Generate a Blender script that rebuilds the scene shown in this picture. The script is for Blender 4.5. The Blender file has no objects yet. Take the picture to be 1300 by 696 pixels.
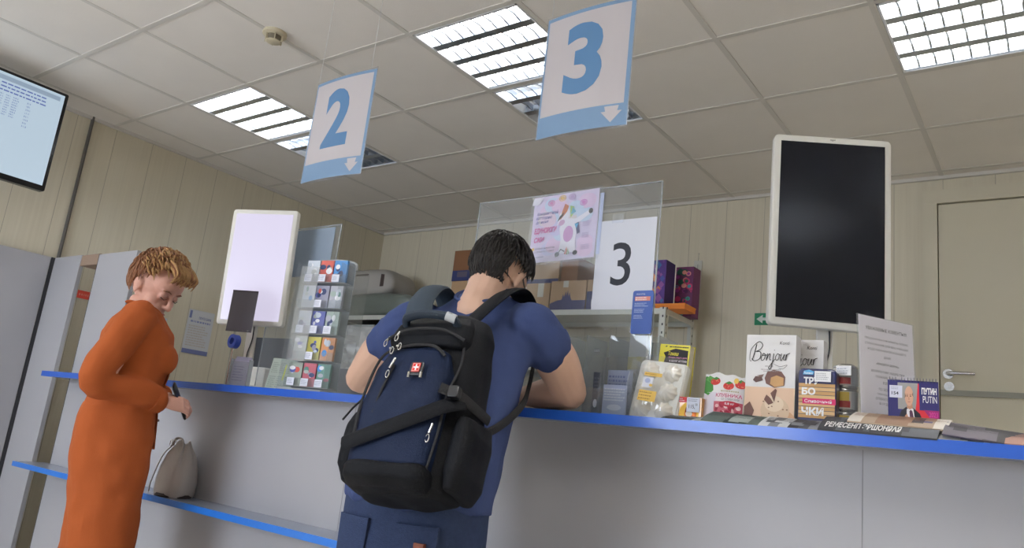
import bpy, bmesh, math, random
from mathutils import Vector, Matrix, noise
random.seed(7)
PI = math.pi
R = math.radians
SC = bpy.context.scene
COL = SC.collection

# ------------------------------------------------------------ camera, light, exposure
EYE = 0.97
YAW, PITCH, ROLL, FPX = -0.648183, 0.220601, 0.113435, 963.61
_f = Vector((math.sin(YAW)*math.cos(PITCH), math.cos(YAW)*math.cos(PITCH), math.sin(PITCH)))
_r = Vector((math.cos(YAW), -math.sin(YAW), 0)); _u = _r.cross(_f)
CR = _r*math.cos(ROLL) + _u*math.sin(ROLL); CU = -_r*math.sin(ROLL) + _u*math.cos(ROLL)
def at(x, y, Y):
    d = _f*FPX + CR*(x-650) - CU*(y-348)
    p = d*(Y/d.y)
    return Vector((p.x, p.y, p.z+EYE))
cam = bpy.data.cameras.new('camera'); cam.sensor_width = 36; cam.lens = FPX/1300*36; cam.clip_start = .02
camo = bpy.data.objects.new('camera', cam); COL.objects.link(camo)
camo.matrix_world = Matrix(((CR.x, CU.x, -_f.x, 0), (CR.y, CU.y, -_f.y, 0), (CR.z, CU.z, -_f.z, EYE), (0, 0, 0, 1)))
SC.camera = camo
SC.view_settings.view_transform = 'Standard'; SC.view_settings.look = 'None'
SC.view_settings.gamma = 1; SC.view_settings.use_curve_mapping = False
SC.view_settings.exposure = 0.14
wd = bpy.data.worlds.new('sky'); SC.world = wd; wd.use_nodes = True
wd.node_tree.nodes['Background'].inputs[0].default_value = (.62, .74, 1, 1)
wd.node_tree.nodes['Background'].inputs[1].default_value = .6
TUBE = 60.0          # emission of a lit tube
def area(name, loc, rot, sx, sy, power, col):
    l = bpy.data.lights.new(name, 'AREA'); l.shape = 'RECTANGLE'; l.size = sx; l.size_y = sy
    l.energy = power; l.color = col
    o = bpy.data.objects.new(name, l); COL.objects.link(o); o.location = loc; o.rotation_euler = rot
    return o
# daylight entering the street window in the rear wall, behind the customers
area('window_daylight', (-3.0, -3.17, 1.62), (R(90), 0, 0), 2.3, 1.35, 115, (.80, .88, 1.0))

# ------------------------------------------------------------ materials
MATS = {}
def mat(name, col, rough=.6, metal=0, spec=.4, bump=0, bscale=60, var=0, vscale=8, emit=0, stretch=None, sheen=0, coat=0):
    if name in MATS: return MATS[name]
    m = bpy.data.materials.new(name); m.use_nodes = True; nt = m.node_tree
    b = nt.nodes['Principled BSDF']
    c = (col[0], col[1], col[2], 1)
    b.inputs['Base Color'].default_value = c; b.inputs['Roughness'].default_value = rough
    b.inputs['Metallic'].default_value = metal; b.inputs['Specular IOR Level'].default_value = spec
    if sheen: b.inputs['Sheen Weight'].default_value = sheen
    if coat: b.inputs['Coat Weight'].default_value = coat; b.inputs['Coat Roughness'].default_value = .12
    if emit:
        b.inputs['Base Color'].default_value = tuple(v*.12 for v in c[:3])+(1,)
        b.inputs['Emission Color'].default_value = c; b.inputs['Emission Strength'].default_value = emit
    if bump or var:
        tc = nt.nodes.new('ShaderNodeTexCoord'); mp = nt.nodes.new('ShaderNodeMapping')
        nt.links.new(tc.outputs['Object'], mp.inputs[0])
        if stretch: mp.inputs['Scale'].default_value = stretch
    if bump:
        n = nt.nodes.new('ShaderNodeTexNoise'); n.inputs['Scale'].default_value = bscale; n.inputs['Detail'].default_value = 4
        nt.links.new(mp.outputs[0], n.inputs['Vector'])
        bp = nt.nodes.new('ShaderNodeBump'); bp.inputs['Strength'].default_value = bump; bp.inputs['Distance'].default_value = .004
        nt.links.new(n.outputs['Fac'], bp.inputs['Height']); nt.links.new(bp.outputs[0], b.inputs['Normal'])
    if var:
        n2 = nt.nodes.new('ShaderNodeTexNoise'); n2.inputs['Scale'].default_value = vscale; n2.inputs['Detail'].default_value = 5
        nt.links.new(mp.outputs[0], n2.inputs['Vector'])
        mx = nt.nodes.new('ShaderNodeMix'); mx.data_type = 'RGBA'
        mx.inputs['A'].default_value = tuple(max(0, v*(1-var)) for v in c[:3])+(1,)
        mx.inputs['B'].default_value = tuple(min(1, v*(1+var)) for v in c[:3])+(1,)
        nt.links.new(n2.outputs['Fac'], mx.inputs['Factor']); nt.links.new(mx.outputs['Result'], b.inputs['Base Color'])
    MATS[name] = m; return m
def S(r, g, b):        # sRGB 0-255 to linear
    return tuple((v/255/12.92 if v/255 <= .04045 else ((v/255+.055)/1.055)**2.4) for v in (r, g, b))
def clear(name, tint=(1, 1, 1), gloss=.06, haze=0, rough=.05):
    if name in MATS: return MATS[name]
    m = bpy.data.materials.new(name); m.use_nodes = True; nt = m.node_tree; nt.nodes.clear()
    o = nt.nodes.new('ShaderNodeOutputMaterial'); t = nt.nodes.new('ShaderNodeBsdfTransparent'); g = nt.nodes.new('ShaderNodeBsdfGlossy')
    t.inputs[0].default_value = (*tint, 1); g.inputs['Roughness'].default_value = rough
    lf = nt.nodes.new('ShaderNodeLayerWeight'); lf.inputs[0].default_value = .5
    lw = nt.nodes.new('ShaderNodeMath'); lw.operation = 'POWER'; lw.inputs[1].default_value = 4.5; nt.links.new(lf.outputs['Facing'], lw.inputs[0])
    ad = nt.nodes.new('ShaderNodeMath'); ad.operation = 'ADD'; ad.inputs[1].default_value = gloss
    nt.links.new(lw.outputs[0], ad.inputs[0])
    mx = nt.nodes.new('ShaderNodeMixShader'); nt.links.new(ad.outputs[0], mx.inputs[0])
    nt.links.new(t.outputs[0], mx.inputs[1]); nt.links.new(g.outputs[0], mx.inputs[2])
    last = mx
    if haze:
        d = nt.nodes.new('ShaderNodeBsdfDiffuse'); d.inputs[0].default_value = (.8, .82, .85, 1)
        m2 = nt.nodes.new('ShaderNodeMixShader'); m2.inputs[0].default_value = haze
        nt.links.new(mx.outputs[0], m2.inputs[1]); nt.links.new(d.outputs[0], m2.inputs[2]); last = m2
    nt.links.new(last.outputs[0], o.inputs[0]); MATS[name] = m; return m
def ink(r, g, b, rough=.55, emit=0, coat=0):
    return mat('ink_%d_%d_%d%s%s' % (r, g, b, '_e' if emit else '', '_c' if coat else ''), S(r, g, b), rough, emit=emit, coat=coat)
WHITE = ink(235, 235, 238); BLACK = ink(18, 18, 20)
PLASTIC_W = mat('white_plastic', S(225, 222, 214), .35)
STEEL = mat('steel', (.6, .6, .6), .25, 1)

# ------------------------------------------------------------ mesh collector
class MB:
    def __init__(s): s.v = []; s.f = []; s.m = []; s.mats = []
    def mi(s, m):
        if m not in s.mats: s.mats.append(m)
        return s.mats.index(m)
    def add(s, vs, fs, m, M=None):
        k = len(s.v); i = s.mi(m)
        for p in vs:
            p = Vector(p); s.v.append(M @ p if M else p)
        for f in fs: s.f.append([k+a for a in f]); s.m.append(i)
        return s
    def box(s, a, b, m, M=None):
        x0, y0, z0 = a; x1, y1, z1 = b
        return s.add([(x0,y0,z0),(x1,y0,z0),(x1,y1,z0),(x0,y1,z0),(x0,y0,z1),(x1,y0,z1),(x1,y1,z1),(x0,y1,z1)],
                     [(0,3,2,1),(4,5,6,7),(0,1,5,4),(1,2,6,5),(2,3,7,6),(3,0,4,7)], m, M)
    def poly(s, pts, m, M=None): return s.add(pts, [list(range(len(pts)))], m, M)
    def prism(s, pts, y0, y1, m, M=None):      # outline in x,z extruded along y
        n = len(pts)
        vs = [(p[0], y0, p[1]) for p in pts]+[(p[0], y1, p[1]) for p in pts]
        fs = [list(range(n)), list(range(2*n-1, n-1, -1))]+[(i, n+i, n+(i+1) % n, (i+1) % n) for i in range(n)]
        return s.add(vs, fs, m, M)
    def prismz(s, pts, z0, z1, m, M=None):
        n = len(pts)
        vs = [(p[0], p[1], z0) for p in pts]+[(p[0], p[1], z1) for p in pts]
        fs = [list(range(n))[::-1], list(range(n, 2*n))]+[(i, (i+1) % n, n+(i+1) % n, n+i) for i in range(n)]
        return s.add(vs, fs, m, M)
    def tube(s, pts, rad, m, n=8, M=None, flat=1, up=None):
        pts = [Vector(p) for p in pts]; N = len(pts)
        if not hasattr(rad, '__len__'): rad = [rad]*N
        vs = []; fs = []; nrm = Vector(up) if up else None
        for i in range(N):
            t = (pts[min(i+1, N-1)]-pts[max(i-1, 0)]).normalized()
            if nrm is None: nrm = t.orthogonal().normalized()
            nn = nrm - t*nrm.dot(t)
            nn = nn.normalized() if nn.length > 1e-6 else t.orthogonal().normalized()
            nrm = nn; bn = t.cross(nn)
            for k in range(n):
                a = 2*PI*k/n; vs.append(pts[i]+(bn*math.cos(a)+nn*math.sin(a)*flat)*rad[i])
        for i in range(N-1):
            for k in range(n):
                fs.append((i*n+k, i*n+(k+1) % n, (i+1)*n+(k+1) % n, (i+1)*n+k))
        fs.append(list(range(n))[::-1]); fs.append(list(range((N-1)*n, N*n)))
        return s.add(vs, fs, m, M)
    def lathe(s, prof, m, n=24, M=None, sx=1, sy=1):
        vs = [(r*math.cos(2*PI*k/n)*sx, r*math.sin(2*PI*k/n)*sy, z) for r, z in prof for k in range(n)]
        fs = [(i*n+k, i*n+(k+1) % n, (i+1)*n+(k+1) % n, (i+1)*n+k) for i in range(len(prof)-1) for k in range(n)]
        fs.append(list(range(n))[::-1]); fs.append(list(range((len(prof)-1)*n, len(prof)*n)))
        return s.add(vs, fs, m, M)
    def ball(s, c, r, m, n=16, M=None):
        if not hasattr(r, '__len__'): r = (r, r, r)
        c = Vector(c); T = (M or Matrix())
        vs = []; h = n//2
        for i in range(h+1):
            th = PI*i/h
            for k in range(n):
                a = 2*PI*k/n
                vs.append(T @ Vector((c.x+r[0]*math.sin(th)*math.cos(a), c.y+r[1]*math.sin(th)*math.sin(a), c.z+r[2]*math.cos(th))))
        fs = [(i*n+k, (i+1)*n+k, (i+1)*n+(k+1) % n, i*n+(k+1) % n) for i in range(h) for k in range(n)]
        return s.add(vs, fs, m)
    def rbox(s, a, b, m, r=.01, M=None, seg=3):        # rounded box (rounded in x-z outline, soft front/back edge)
        x0, y0, z0 = a; x1, y1, z1 = b
        def outline(ins):
            o = []
            rr = max(r-ins*.5, 1e-4)
            for cx, cz, a0 in ((x1-ins-rr, z0+ins+rr, -90), (x1-ins-rr, z1-ins-rr, 0), (x0+ins+rr, z1-ins-rr, 90), (x0+ins+rr, z0+ins+rr, 180)):
                for k in range(seg+1):
                    t = R(a0+90*k/seg); o.append((cx+rr*math.cos(t), cz+rr*math.sin(t)))
            return o
        e = min(r*.4, (y1-y0)*.45)
        rings = [(y0, e), (y0+e*.3, e*.3), (y0+e, 0), (y1-e, 0), (y1-e*.3, e*.3), (y1, e)]
        vs = []; n = (seg+1)*4
        for y, ins in rings: vs += [(p[0], y, p[1]) for p in outline(ins)]
        fs = [list(range(n)), list(range(6*n-1, 5*n-1, -1))]
        for i in range(5):
            fs += [(i*n+k, (i+1)*n+k, (i+1)*n+(k+1) % n, i*n+(k+1) % n) for k in range(n)]
        return s.add(vs, fs, m, M)
    def warp(s, fn): s.v = [Vector(fn(p)) for p in s.v]; return s
    def build(s, name, parent=None, smooth=False, loc=None, weld=False):
        me = bpy.data.meshes.new(name); me.from_pydata([tuple(p) for p in s.v], [], s.f)
        for m in s.mats: me.materials.append(m)
        for p, i in zip(me.polygons, s.m): p.material_index = i
        bm = bmesh.new(); bm.from_mesh(me)
        if weld: bmesh.ops.remove_doubles(bm, verts=bm.verts, dist=1e-5)
        bmesh.ops.recalc_face_normals(bm, faces=bm.faces)
        bm.to_mesh(me); bm.free()
        if smooth:
            for p in me.polygons: p.use_smooth = True
            try: me.set_sharp_from_angle(angle=R(38))
            except Exception: pass
        me.update()
        o = bpy.data.objects.new(name, me); COL.objects.link(o)
        if parent: o.parent = parent
        if loc: o.location = loc
        return o
def thing(name, label, cat, loc=(0, 0, 0), rz=0, group=None):
    o = bpy.data.objects.new(name, None); COL.objects.link(o); o.empty_display_size = .05
    o.location = loc; o.rotation_euler = (0, 0, rz); o['label'] = label; o['category'] = cat
    if group: o['group'] = group
    return o
def tag(o, label, cat, group=None):
    o['label'] = label; o['category'] = cat
    if group: o['group'] = group
    return o
def struct(o): o['kind'] = 'structure'; return o

# flat prints: everything on one sheet in one mesh; local x right, z up, front faces -y
_txt = {}
def text_geo(s, bold=0, shear=0):
    k = (s, bold, shear)
    if k not in _txt:
        c = bpy.data.curves.new('t', 'FONT'); c.body = s; c.offset = bold; c.shear = shear; c.resolution_u = 4
        o = bpy.data.objects.new('t', c); COL.objects.link(o); bpy.context.view_layer.update()
        m = bpy.data.meshes.new_from_object(o.evaluated_get(bpy.context.evaluated_depsgraph_get()))
        _txt[k] = ([v.co.copy() for v in m.vertices], [list(p.vertices) for p in m.polygons])
        bpy.data.objects.remove(o); bpy.data.meshes.remove(m); bpy.data.curves.remove(c)
    return _txt[k]
class Print(MB):
    def __init__(s, w, h, t=.001, m=None, back=None):
        super().__init__(); s.w = w; s.h = h; s.k = 0
        s.box((0, 0, 0), (w, t, h), m or WHITE)
    def lay(s): s.k += 1; return -.00006*s.k-.00015
    def rect(s, x0, z0, x1, z1, m):
        y = s.lay(); return s.add([(x0, y, z0), (x1, y, z0), (x1, y, z1), (x0, y, z1)], [(0, 1, 2, 3)], m)
    def shape(s, pts, m): y = s.lay(); return s.add([(a, y, b) for a, b in pts], [list(range(len(pts)))], m)
    def ell(s, cx, cz, rx, rz, m, n=24, rot=0):
        c, q = math.cos(rot), math.sin(rot)
        return s.shape([(cx+rx*math.cos(2*PI*k/n)*c-rz*math.sin(2*PI*k/n)*q, cz+rx*math.cos(2*PI*k/n)*q+rz*math.sin(2*PI*k/n)*c) for k in range(n)], m)
    def text(s, t, x0, z0, x1, z1, m, bold=0, shear=0, rot=0):
        vs, fs = text_geo(t, bold, shear)
        ax = min(v.x for v in vs); bx = max(v.x for v in vs); az = min(v.y for v in vs); bz = max(v.y for v in vs)
        y = s.lay(); o = []
        for v in vs:
            px = x0+(v.x-ax)/(bx-ax)*(x1-x0); pz = z0+(v.y-az)/(bz-az)*(z1-z0)
            if rot:
                dx = px-x0; dz = pz-z0; px = x0+dx*math.cos(rot)-dz*math.sin(rot); pz = z0+dx*math.sin(rot)+dz*math.cos(rot)
            o.append((px, y, pz))
        return s.add(o, fs, m)
    def lines(s, x0, z0, x1, z1, n, m, fill=.45, seed=1, center=False, gap=.25):   # rows of print too small to read
        rg = random.Random(seed); st = (z1-z0)/n
        y = s.lay()
        for i in range(n):
            z = z1-(i+.5)*st; L = (x1-x0)*rg.uniform(.7, 1); x = x0+((x1-x0-L)/2 if center else 0); e = x+L
            while x < e:
                w = min(rg.uniform(.04, .12)*(x1-x0), e-x)
                s.add([(x, y, z-st*fill/2), (x+w, y, z-st*fill/2), (x+w, y, z+st*fill/2), (x, y, z+st*fill/2)], [(0, 1, 2, 3)], m)
                x += w+gap*st
        return s
    def stroke(s, pts, w, m, close=False):
        P = [Vector((a, b)) for a, b in pts]; n = len(P)
        if not hasattr(w, '__len__'): w = [w]*n
        y = s.lay(); vs = []
        for i in range(n):
            t = P[min(i+1, n-1)]-P[max(i-1, 0)]
            t = t.normalized() if t.length else Vector((1, 0)); q = Vector((-t.y, t.x))*w[i]/2
            a, b = P[i]+q, P[i]-q; vs += [(a.x, y, a.y), (b.x, y, b.y)]
        return s.add(vs, [(2*i, 2*i+1, 2*i+3, 2*i+2) for i in range(n-1)], m)
def subdivided(P, cuts):      # refine a flat print so that it can swell
    bm = bmesh.new(); vs = [bm.verts.new(v) for v in P.v]
    for f, m_ in zip(P.f, P.m):
        try: fa = bm.faces.new([vs[i] for i in f]); fa.material_index = m_
        except ValueError: pass
    for axis, L in ((0, W_), (2, H_)):
        for k in range(1, cuts):
            no = [0, 0, 0]; no[axis] = 1; co = [0, 0, 0]; co[axis] = L*k/cuts
            bmesh.ops.bisect_plane(bm, geom=bm.verts[:]+bm.edges[:]+bm.faces[:], plane_co=co, plane_no=no)
    bm.verts.index_update(); P.v = [v.co.copy() for v in bm.verts]; P.f = [[v.index for v in f.verts] for f in bm.faces]; P.m = [f.material_index for f in bm.faces]; bm.free(); return P
def subd(P, W1, H1, cuts):
    global W_, H_
    W_, H_ = W1, H1; return subdivided(P, cuts)
def spline(pts, k=8):
    P = [Vector(p) for p in pts]; out = []
    for i in range(len(P)-1):
        a, b, c, d = P[max(i-1, 0)], P[i], P[i+1], P[min(i+2, len(P)-1)]
        for j in range(k):
            t = j/k; out.append(.5*((2*b)+(c-a)*t+(2*a-5*b+4*c-d)*t*t+(3*b-a-3*c+d)*t**3))
    out.append(P[-1]); return out

# ------------------------------------------------------------ room shell
XL, XR, YB, YF, ZC = -5.0, 2.6, 4.62, -3.2, 2.7135
GX, GY, T = -2.343, 2.1254, .6
def wall_mat(name, axis, off=0):
    m = bpy.data.materials.new(name); m.use_nodes = True; nt = m.node_tree; b = nt.nodes['Principled BSDF']
    g = nt.nodes.new('ShaderNodeNewGeometry'); sx = nt.nodes.new('ShaderNodeSeparateXYZ'); nt.links.new(g.outputs['Position'], sx.inputs[0])
    def mth(op, a, bb=None):
        n = nt.nodes.new('ShaderNodeMath'); n.operation = op
        for i, v in enumerate((a, bb)):
            if v is None: continue
            if isinstance(v, (int, float)): n.inputs[i].default_value = v
            else: nt.links.new(v, n.inputs[i])
        return n.outputs[0]
    u = mth('DIVIDE', mth('ADD', sx.outputs[axis], 20+off), .25)
    fr = mth('FRACT', u); d = mth('ABSOLUTE', mth('SUBTRACT', fr, .5))
    seam = mth('GREATER_THAN', d, .494)
    mp = nt.nodes.new('ShaderNodeMapping'); nt.links.new(g.outputs['Position'], mp.inputs[0]); mp.inputs['Scale'].default_value = (60, 60, 1.2)
    n = nt.nodes.new('ShaderNodeTexNoise'); n.inputs['Scale'].default_value = 1.0; n.inputs['Detail'].default_value = 5; nt.links.new(mp.outputs[0], n.inputs['Vector'])
    mx = nt.nodes.new('ShaderNodeMix'); mx.data_type = 'RGBA'; nt.links.new(n.outputs['Fac'], mx.inputs['Factor'])
    mx.inputs['A'].default_value = (.62, .56, .43, 1); mx.inputs['B'].default_value = (.74, .685, .545, 1)
    m2 = nt.nodes.new('ShaderNodeMix'); m2.data_type = 'RGBA'; nt.links.new(mth('MULTIPLY', seam, .55), m2.inputs['Factor'])
    nt.links.new(mx.outputs['Result'], m2.inputs['A']); m2.inputs['B'].default_value = (.16, .13, .09, 1)
    nt.links.new(m2.outputs['Result'], b.inputs['Base Color']); b.inputs['Roughness'].default_value = .5
    bp = nt.nodes.new('ShaderNodeBump'); bp.inputs['Distance'].default_value = .004; bp.inputs['Strength'].default_value = .6
    nt.links.new(mth('SUBTRACT', 1, seam), bp.inputs['Height']); nt.links.new(bp.outputs[0], b.inputs['Normal'])
    return m
WX = wall_mat('pvc_wall_panels_back', 0, .04); WY = wall_mat('pvc_wall_panels_side', 1, .1)
struct(MB().box((XL-.1, YF-.1, -.1), (XR+.1, YB+.1, 0), mat('floor_tiles', (.70, .66, .60), .4, var=.12, vscale=3)).build('floor'))
struct(MB().box((XL-.1, YF-.1, 0), (XL, YB+.1, ZC+.3), WY).build('wall_left'))
struct(MB().box((XR, YF-.1, 0), (XR+.1, YB+.1, ZC+.3), WY).build('wall_right'))
struct(MB().box((XL, YB, 0), (XR, YB+.1, ZC+.3), WX).build('wall_back'))
w = MB()
for a, b in (((XL, 0), (-4.2, ZC+.3)), ((-1.8, 0), (XR, ZC+.3)), ((-4.2, 0), (-1.8, .9)), ((-4.2, 2.35), (-1.8, ZC+.3))):
    w.box((a[0], YF-.1, a[1]), (b[0], YF, b[1]), WX)
struct(w.build('wall_front'))
w = MB()
for x in (-4.2, -3.03, -1.86): w.box((x, YF-.09, .9), (x+.06, YF-.03, 2.35), PLASTIC_W)
for z in (.9, 2.29): w.box((-4.2, YF-.085, z), (-1.8, YF-.035, z+.06), PLASTIC_W)
struct(w.build('window_1'))
# suspended ceiling: tiles with the lamp openings left out
LAMPS = {(-3, 0): .65, (-3, 1): .12, (0, 0): .5, (0, 1): .12, (3, 0): .0, (3, 1): .8, (6, 0): 1.3, (6, 1): 1.2,  # last two: unseen lamps at the far right, added to brighten that side
         (-3, -4): .8, (0, -4): .8, (-3, -3): .6, (0, -3): .0, (3, -4): 1.1, (3, -3): 1.2, (6, -4): 1.1, (6, -2): 1.3, (-3, -7): 1, (0, -7): 1}  # both lamps by the right wall are unseen, added for more light from there
TILE = mat('ceiling_tile', (.82, .78, .725), .9, bump=.25, bscale=260, var=.04, vscale=5)
TB = mat('ceiling_t_bar', (.66, .63, .58), .5)
c = MB(); i0, i1 = -5, 9; j0, j1 = -9, 5
for i in range(i0, i1):
    for j in range(j0, j1):
        if (i, j) in LAMPS: continue
        x0 = max(GX+T*i, XL); x1 = min(GX+T*(i+1), XR); y0 = max(GY+T*j, YF); y1 = min(GY+T*(j+1), YB)
        if x1 > x0 and y1 > y0: c.box((x0, y0, ZC), (x1, y1, ZC+.02), TILE)
c.box((XL, YF, ZC+.2), (XR, YB, ZC+.24), TILE)
struct(c.build('ceiling'))
c = MB()
for i in range(i0, i1+1):
    x = GX+T*i
    if XL < x < XR: c.box((x-.012, YF, ZC-.003), (x+.012, YB, ZC+.003), TB)
for j in range(j0, j1+1):
    y = GY+T*j
    if YF < y < YB: c.box((XL, y-.012, ZC-.0032), (XR, y+.012, ZC+.003), TB)
c.box((XL, YF, ZC-.02), (XL+.02, YB, ZC), TB); c.box((XL, YB-.02, ZC-.02), (XR, YB, ZC), TB)
struct(c.build('trim_1'))

# ------------------------------------------------------------ ceiling lamps
LOUV = mat('louver_aluminium', (.56, .61, .68), .3, 1.0)
HOUS = mat('lamp_housing_white', (.85, .86, .88), .4)
def tubemat(k):
    if k >= .5: return mat('tube_lit_%d' % int(k*100), (1.0, .955, .89), .3, emit=TUBE*k)
    if k > 0: return mat('tube_weak', (.95, .97, 1.0), .3, emit=TUBE*.3)
    return mat('tube_dark', (.85, .85, .83), .3)
def ceiling_lamp(i, j, k, label):
    x0, y0 = GX+T*i+.014, GY+T*j+.014; L = T-.028
    t = thing('ceiling_lamp', label, 'ceiling light', (x0+L/2, y0+L/2, ZC), 0, 'square louvred ceiling lamps'); h = L/2
    b = MB(); z1 = .085
    b.box((-h, -h, z1), (h, h, z1+.01), HOUS)
    for s in (-1, 1):
        b.box((min(s*h, s*(h-.008)), -h, -.004), (max(s*h, s*(h-.008)), h, z1), HOUS)
        b.box((-h, min(s*h, s*(h-.008)), -.004), (h, max(s*h, s*(h-.008)), z1), HOUS)
    b.build('housing', t)
    for q in range(4):
        y = -h+L*(q+.5)/4
        on = k if (k >= .5 or k == 0) else (k if q == 0 else 0)
        MB().tube([(-h+.02, y, .052), (h-.02, y, .052)], .011, tubemat(on), 10).build('fluorescent_tube', t, True)
    lv = MB()
    for q in range(5):                      # long V blades between the tubes
        y = -h+L*q/4; 
        prof = [(y-.020, .0), (y+.020, .0), (y+.009, .02), (y+.004, .042), (y-.004, .042), (y-.009, .02)]
        prof = [(max(-h+.008, min(h-.008, a)), z) for a, z in prof]
        vs = [(-h+.008, a, z) for a, z in prof]+[(h-.008, a, z) for a, z in prof]
        n = len(prof); lv.add(vs, [(a, (a+1) % n, n+(a+1) % n, n+a) for a in range(n)]+[list(range(n)), list(range(n, 2*n))], LOUV)
    for q in range(4):                      # cross blades
        ya = -h+L*q/4+.018; yb = -h+L*(q+1)/4-.018
        for p in range(1, 9):
            x = -h+L*p/9
            pts = [(ya, .002), ((ya+yb)/2, .010), (yb, .002), (yb, .034), (ya, .034)]
            vs = [(x-.004, a, z) for a, z in pts]+[(x+.004, a, z) for a, z in pts]
            lv.add(vs, [(a, (a+1) % 5, 5+(a+1) % 5, 5+a) for a in range(5)]+[(0, 1, 2, 3, 4), (9, 8, 7, 6, 5)], LOUV)
    lv.build('louver', t)
    return t
LL = {(-3, 0): 'brightly lit louvred ceiling lamp beyond the smoke detector, partly hidden by the 2 sign', (-3, 1): 'mostly unlit louvred ceiling lamp half hidden behind the 2 sign',
      (0, 0): 'large brightly lit louvred ceiling lamp at the top centre beside the 3 sign', (0, 1): 'mostly unlit louvred ceiling lamp behind the lower edge of the hanging 3 sign',
      (3, 1): 'lit louvred ceiling lamp above the black screen at the right corner', (3, 0): 'unlit louvred ceiling lamp cut off by the top right edge',
      (-3, -4): 'lit louvred ceiling lamp over the customers, nearest the rear window left end', (0, -4): 'lit louvred ceiling lamp over the customer area, middle of its row',
      (-3, -3): 'lit louvred ceiling lamp behind the woman, over the customer area', (0, -3): 'unlit louvred ceiling lamp over the customer area',
      (3, -4): 'lit louvred ceiling lamp over the right customer area', (3, -3): 'lit louvred ceiling lamp just right of the camera over the customer area', (6, 0): 'added lit louvred ceiling lamp, unseen beyond the right picture edge above the door', (6, 1): 'added lit louvred ceiling lamp, unseen at the far right close to the back wall', (6, -2): 'added lit louvred ceiling lamp, unseen to the right of the camera, for the notice', (6, -4): 'added lit louvred ceiling lamp, unseen beside the right wall',
      (-3, -7): 'lit louvred ceiling lamp close to the street window', (0, -7): 'lit louvred ceiling lamp beside the street window end'}
for (i, j), k in LAMPS.items(): ceiling_lamp(i, j, k, LL[(i, j)])

# ------------------------------------------------------------ conduit, partitions, counter, door
CT = 1.080          # counter top height
YP = 1.95           # customer side face of the counter panel
LAM = mat('grey_laminate', S(166, 166, 171), .42, var=.03, vscale=3)
BLUE = mat('blue_edge_band', S(38, 88, 186), .32, coat=.3)
CREAM = mat('cream_paint', S(214, 207, 186), .4, var=.02, vscale=2)
DARKG = mat('dark_seam', (.03, .03, .035), .6)
cd = MB(); cd.tube([(XL+.012, 1.985, ZC), (XL+.012, 1.985, 0)], .011, mat('conduit_grey', (.12, .11, .10), .5), 8)
for z in (): cd.box((XL, 1.965, z), (XL+.026, 2.005, z+.02), DARKG)
tag(cd.build('cable_conduit', None, True), 'thin dark vertical cable conduit running up the left wall to the ceiling', 'conduit')
pt = thing('grey_partition', 'tall grey laminate partition with a narrow open slot, at the left end of the counter', 'partition', (-4.65, YP, 0))
px = lambda x: x+4.65
MB().box((px(-4.97), -2.4, 0), (px(-4.945), -.022, 1.765), LAM).build('side_panel', pt)
MB().box((px(-4.94), 0, 0), (px(-4.60), .022, 1.765), LAM).build('front_panel', pt)
MB().box((px(-4.386), 0, 0), (px(-3.97), .022, 1.755), LAM).build('front_panel', pt)
MB().box((px(-4.60), .004, 1.70), (px(-4.386), .30, 1.762), mat('partition_core', S(150, 128, 112), .6)).build('header_board', pt)
MB().box((px(-4.945), -.021, 0), (px(-4.94), .0, 1.765), DARKG).box((px(-4.388), -.001, 0), (px(-4.384), .023, 1.757), DARKG).build('edge_seam', pt)
ct = thing('service_counter', 'long grey service counter with bright blue edges and a low bag shelf', 'counter', (-1.5, YP, 0))
cx = lambda x: x+1.5
CXL, CXR = -4.45, 1.7
GTOP = mat('counter_top_laminate', S(150, 158, 176), .22, spec=.6)
MB().box((cx(CXL), -.118, CT-.026), (cx(CXR), .62, CT), GTOP).build('counter_top', ct)
MB().box((cx(CXL)-.002, -.121, CT-.027), (cx(CXR)+.002, -.117, CT+.0005), BLUE).box((cx(CXL)-.003, -.12, CT-.027), (cx(CXL)+.001, .08, CT+.0005), BLUE).build('edge_band', ct)
MB().box((cx(-3.95), 0, 0), (cx(CXR), .02, CT-.026), LAM).build('front_panel', ct)
for x in (-2.12, -.4, 1.0): MB().box((cx(x), -.0008, .0), (cx(x)+.002, .002, CT-.03), mat('panel_joint', (.25, .25, .26), .6)).build('panel_seam', ct)
MB().box((cx(CXL), -.152, .585), (cx(CXR), -.002, .606), GTOP).build('bag_shelf', ct)
MB().box((cx(CXL)-.002, -.155, .582), (cx(CXR), -.151, .6065), mat('blue_shelf_edge', S(35, 112, 205), .32, coat=.3)).build('edge_band', ct)
for x in ():
    MB().prism([(-.152, .50), (-.002, .44), (-.002, .585), (-.145, .585)], 0, .018, LAM, Matrix.Translation((cx(x), 0, 0)) @ Matrix.Rotation(PI/2, 4, 'Z')).build('shelf_bracket', ct)
MB().box((cx(-3.9), .60, 0), (cx(CXR), .62, CT-.026), LAM).build('back_panel', ct)

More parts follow.
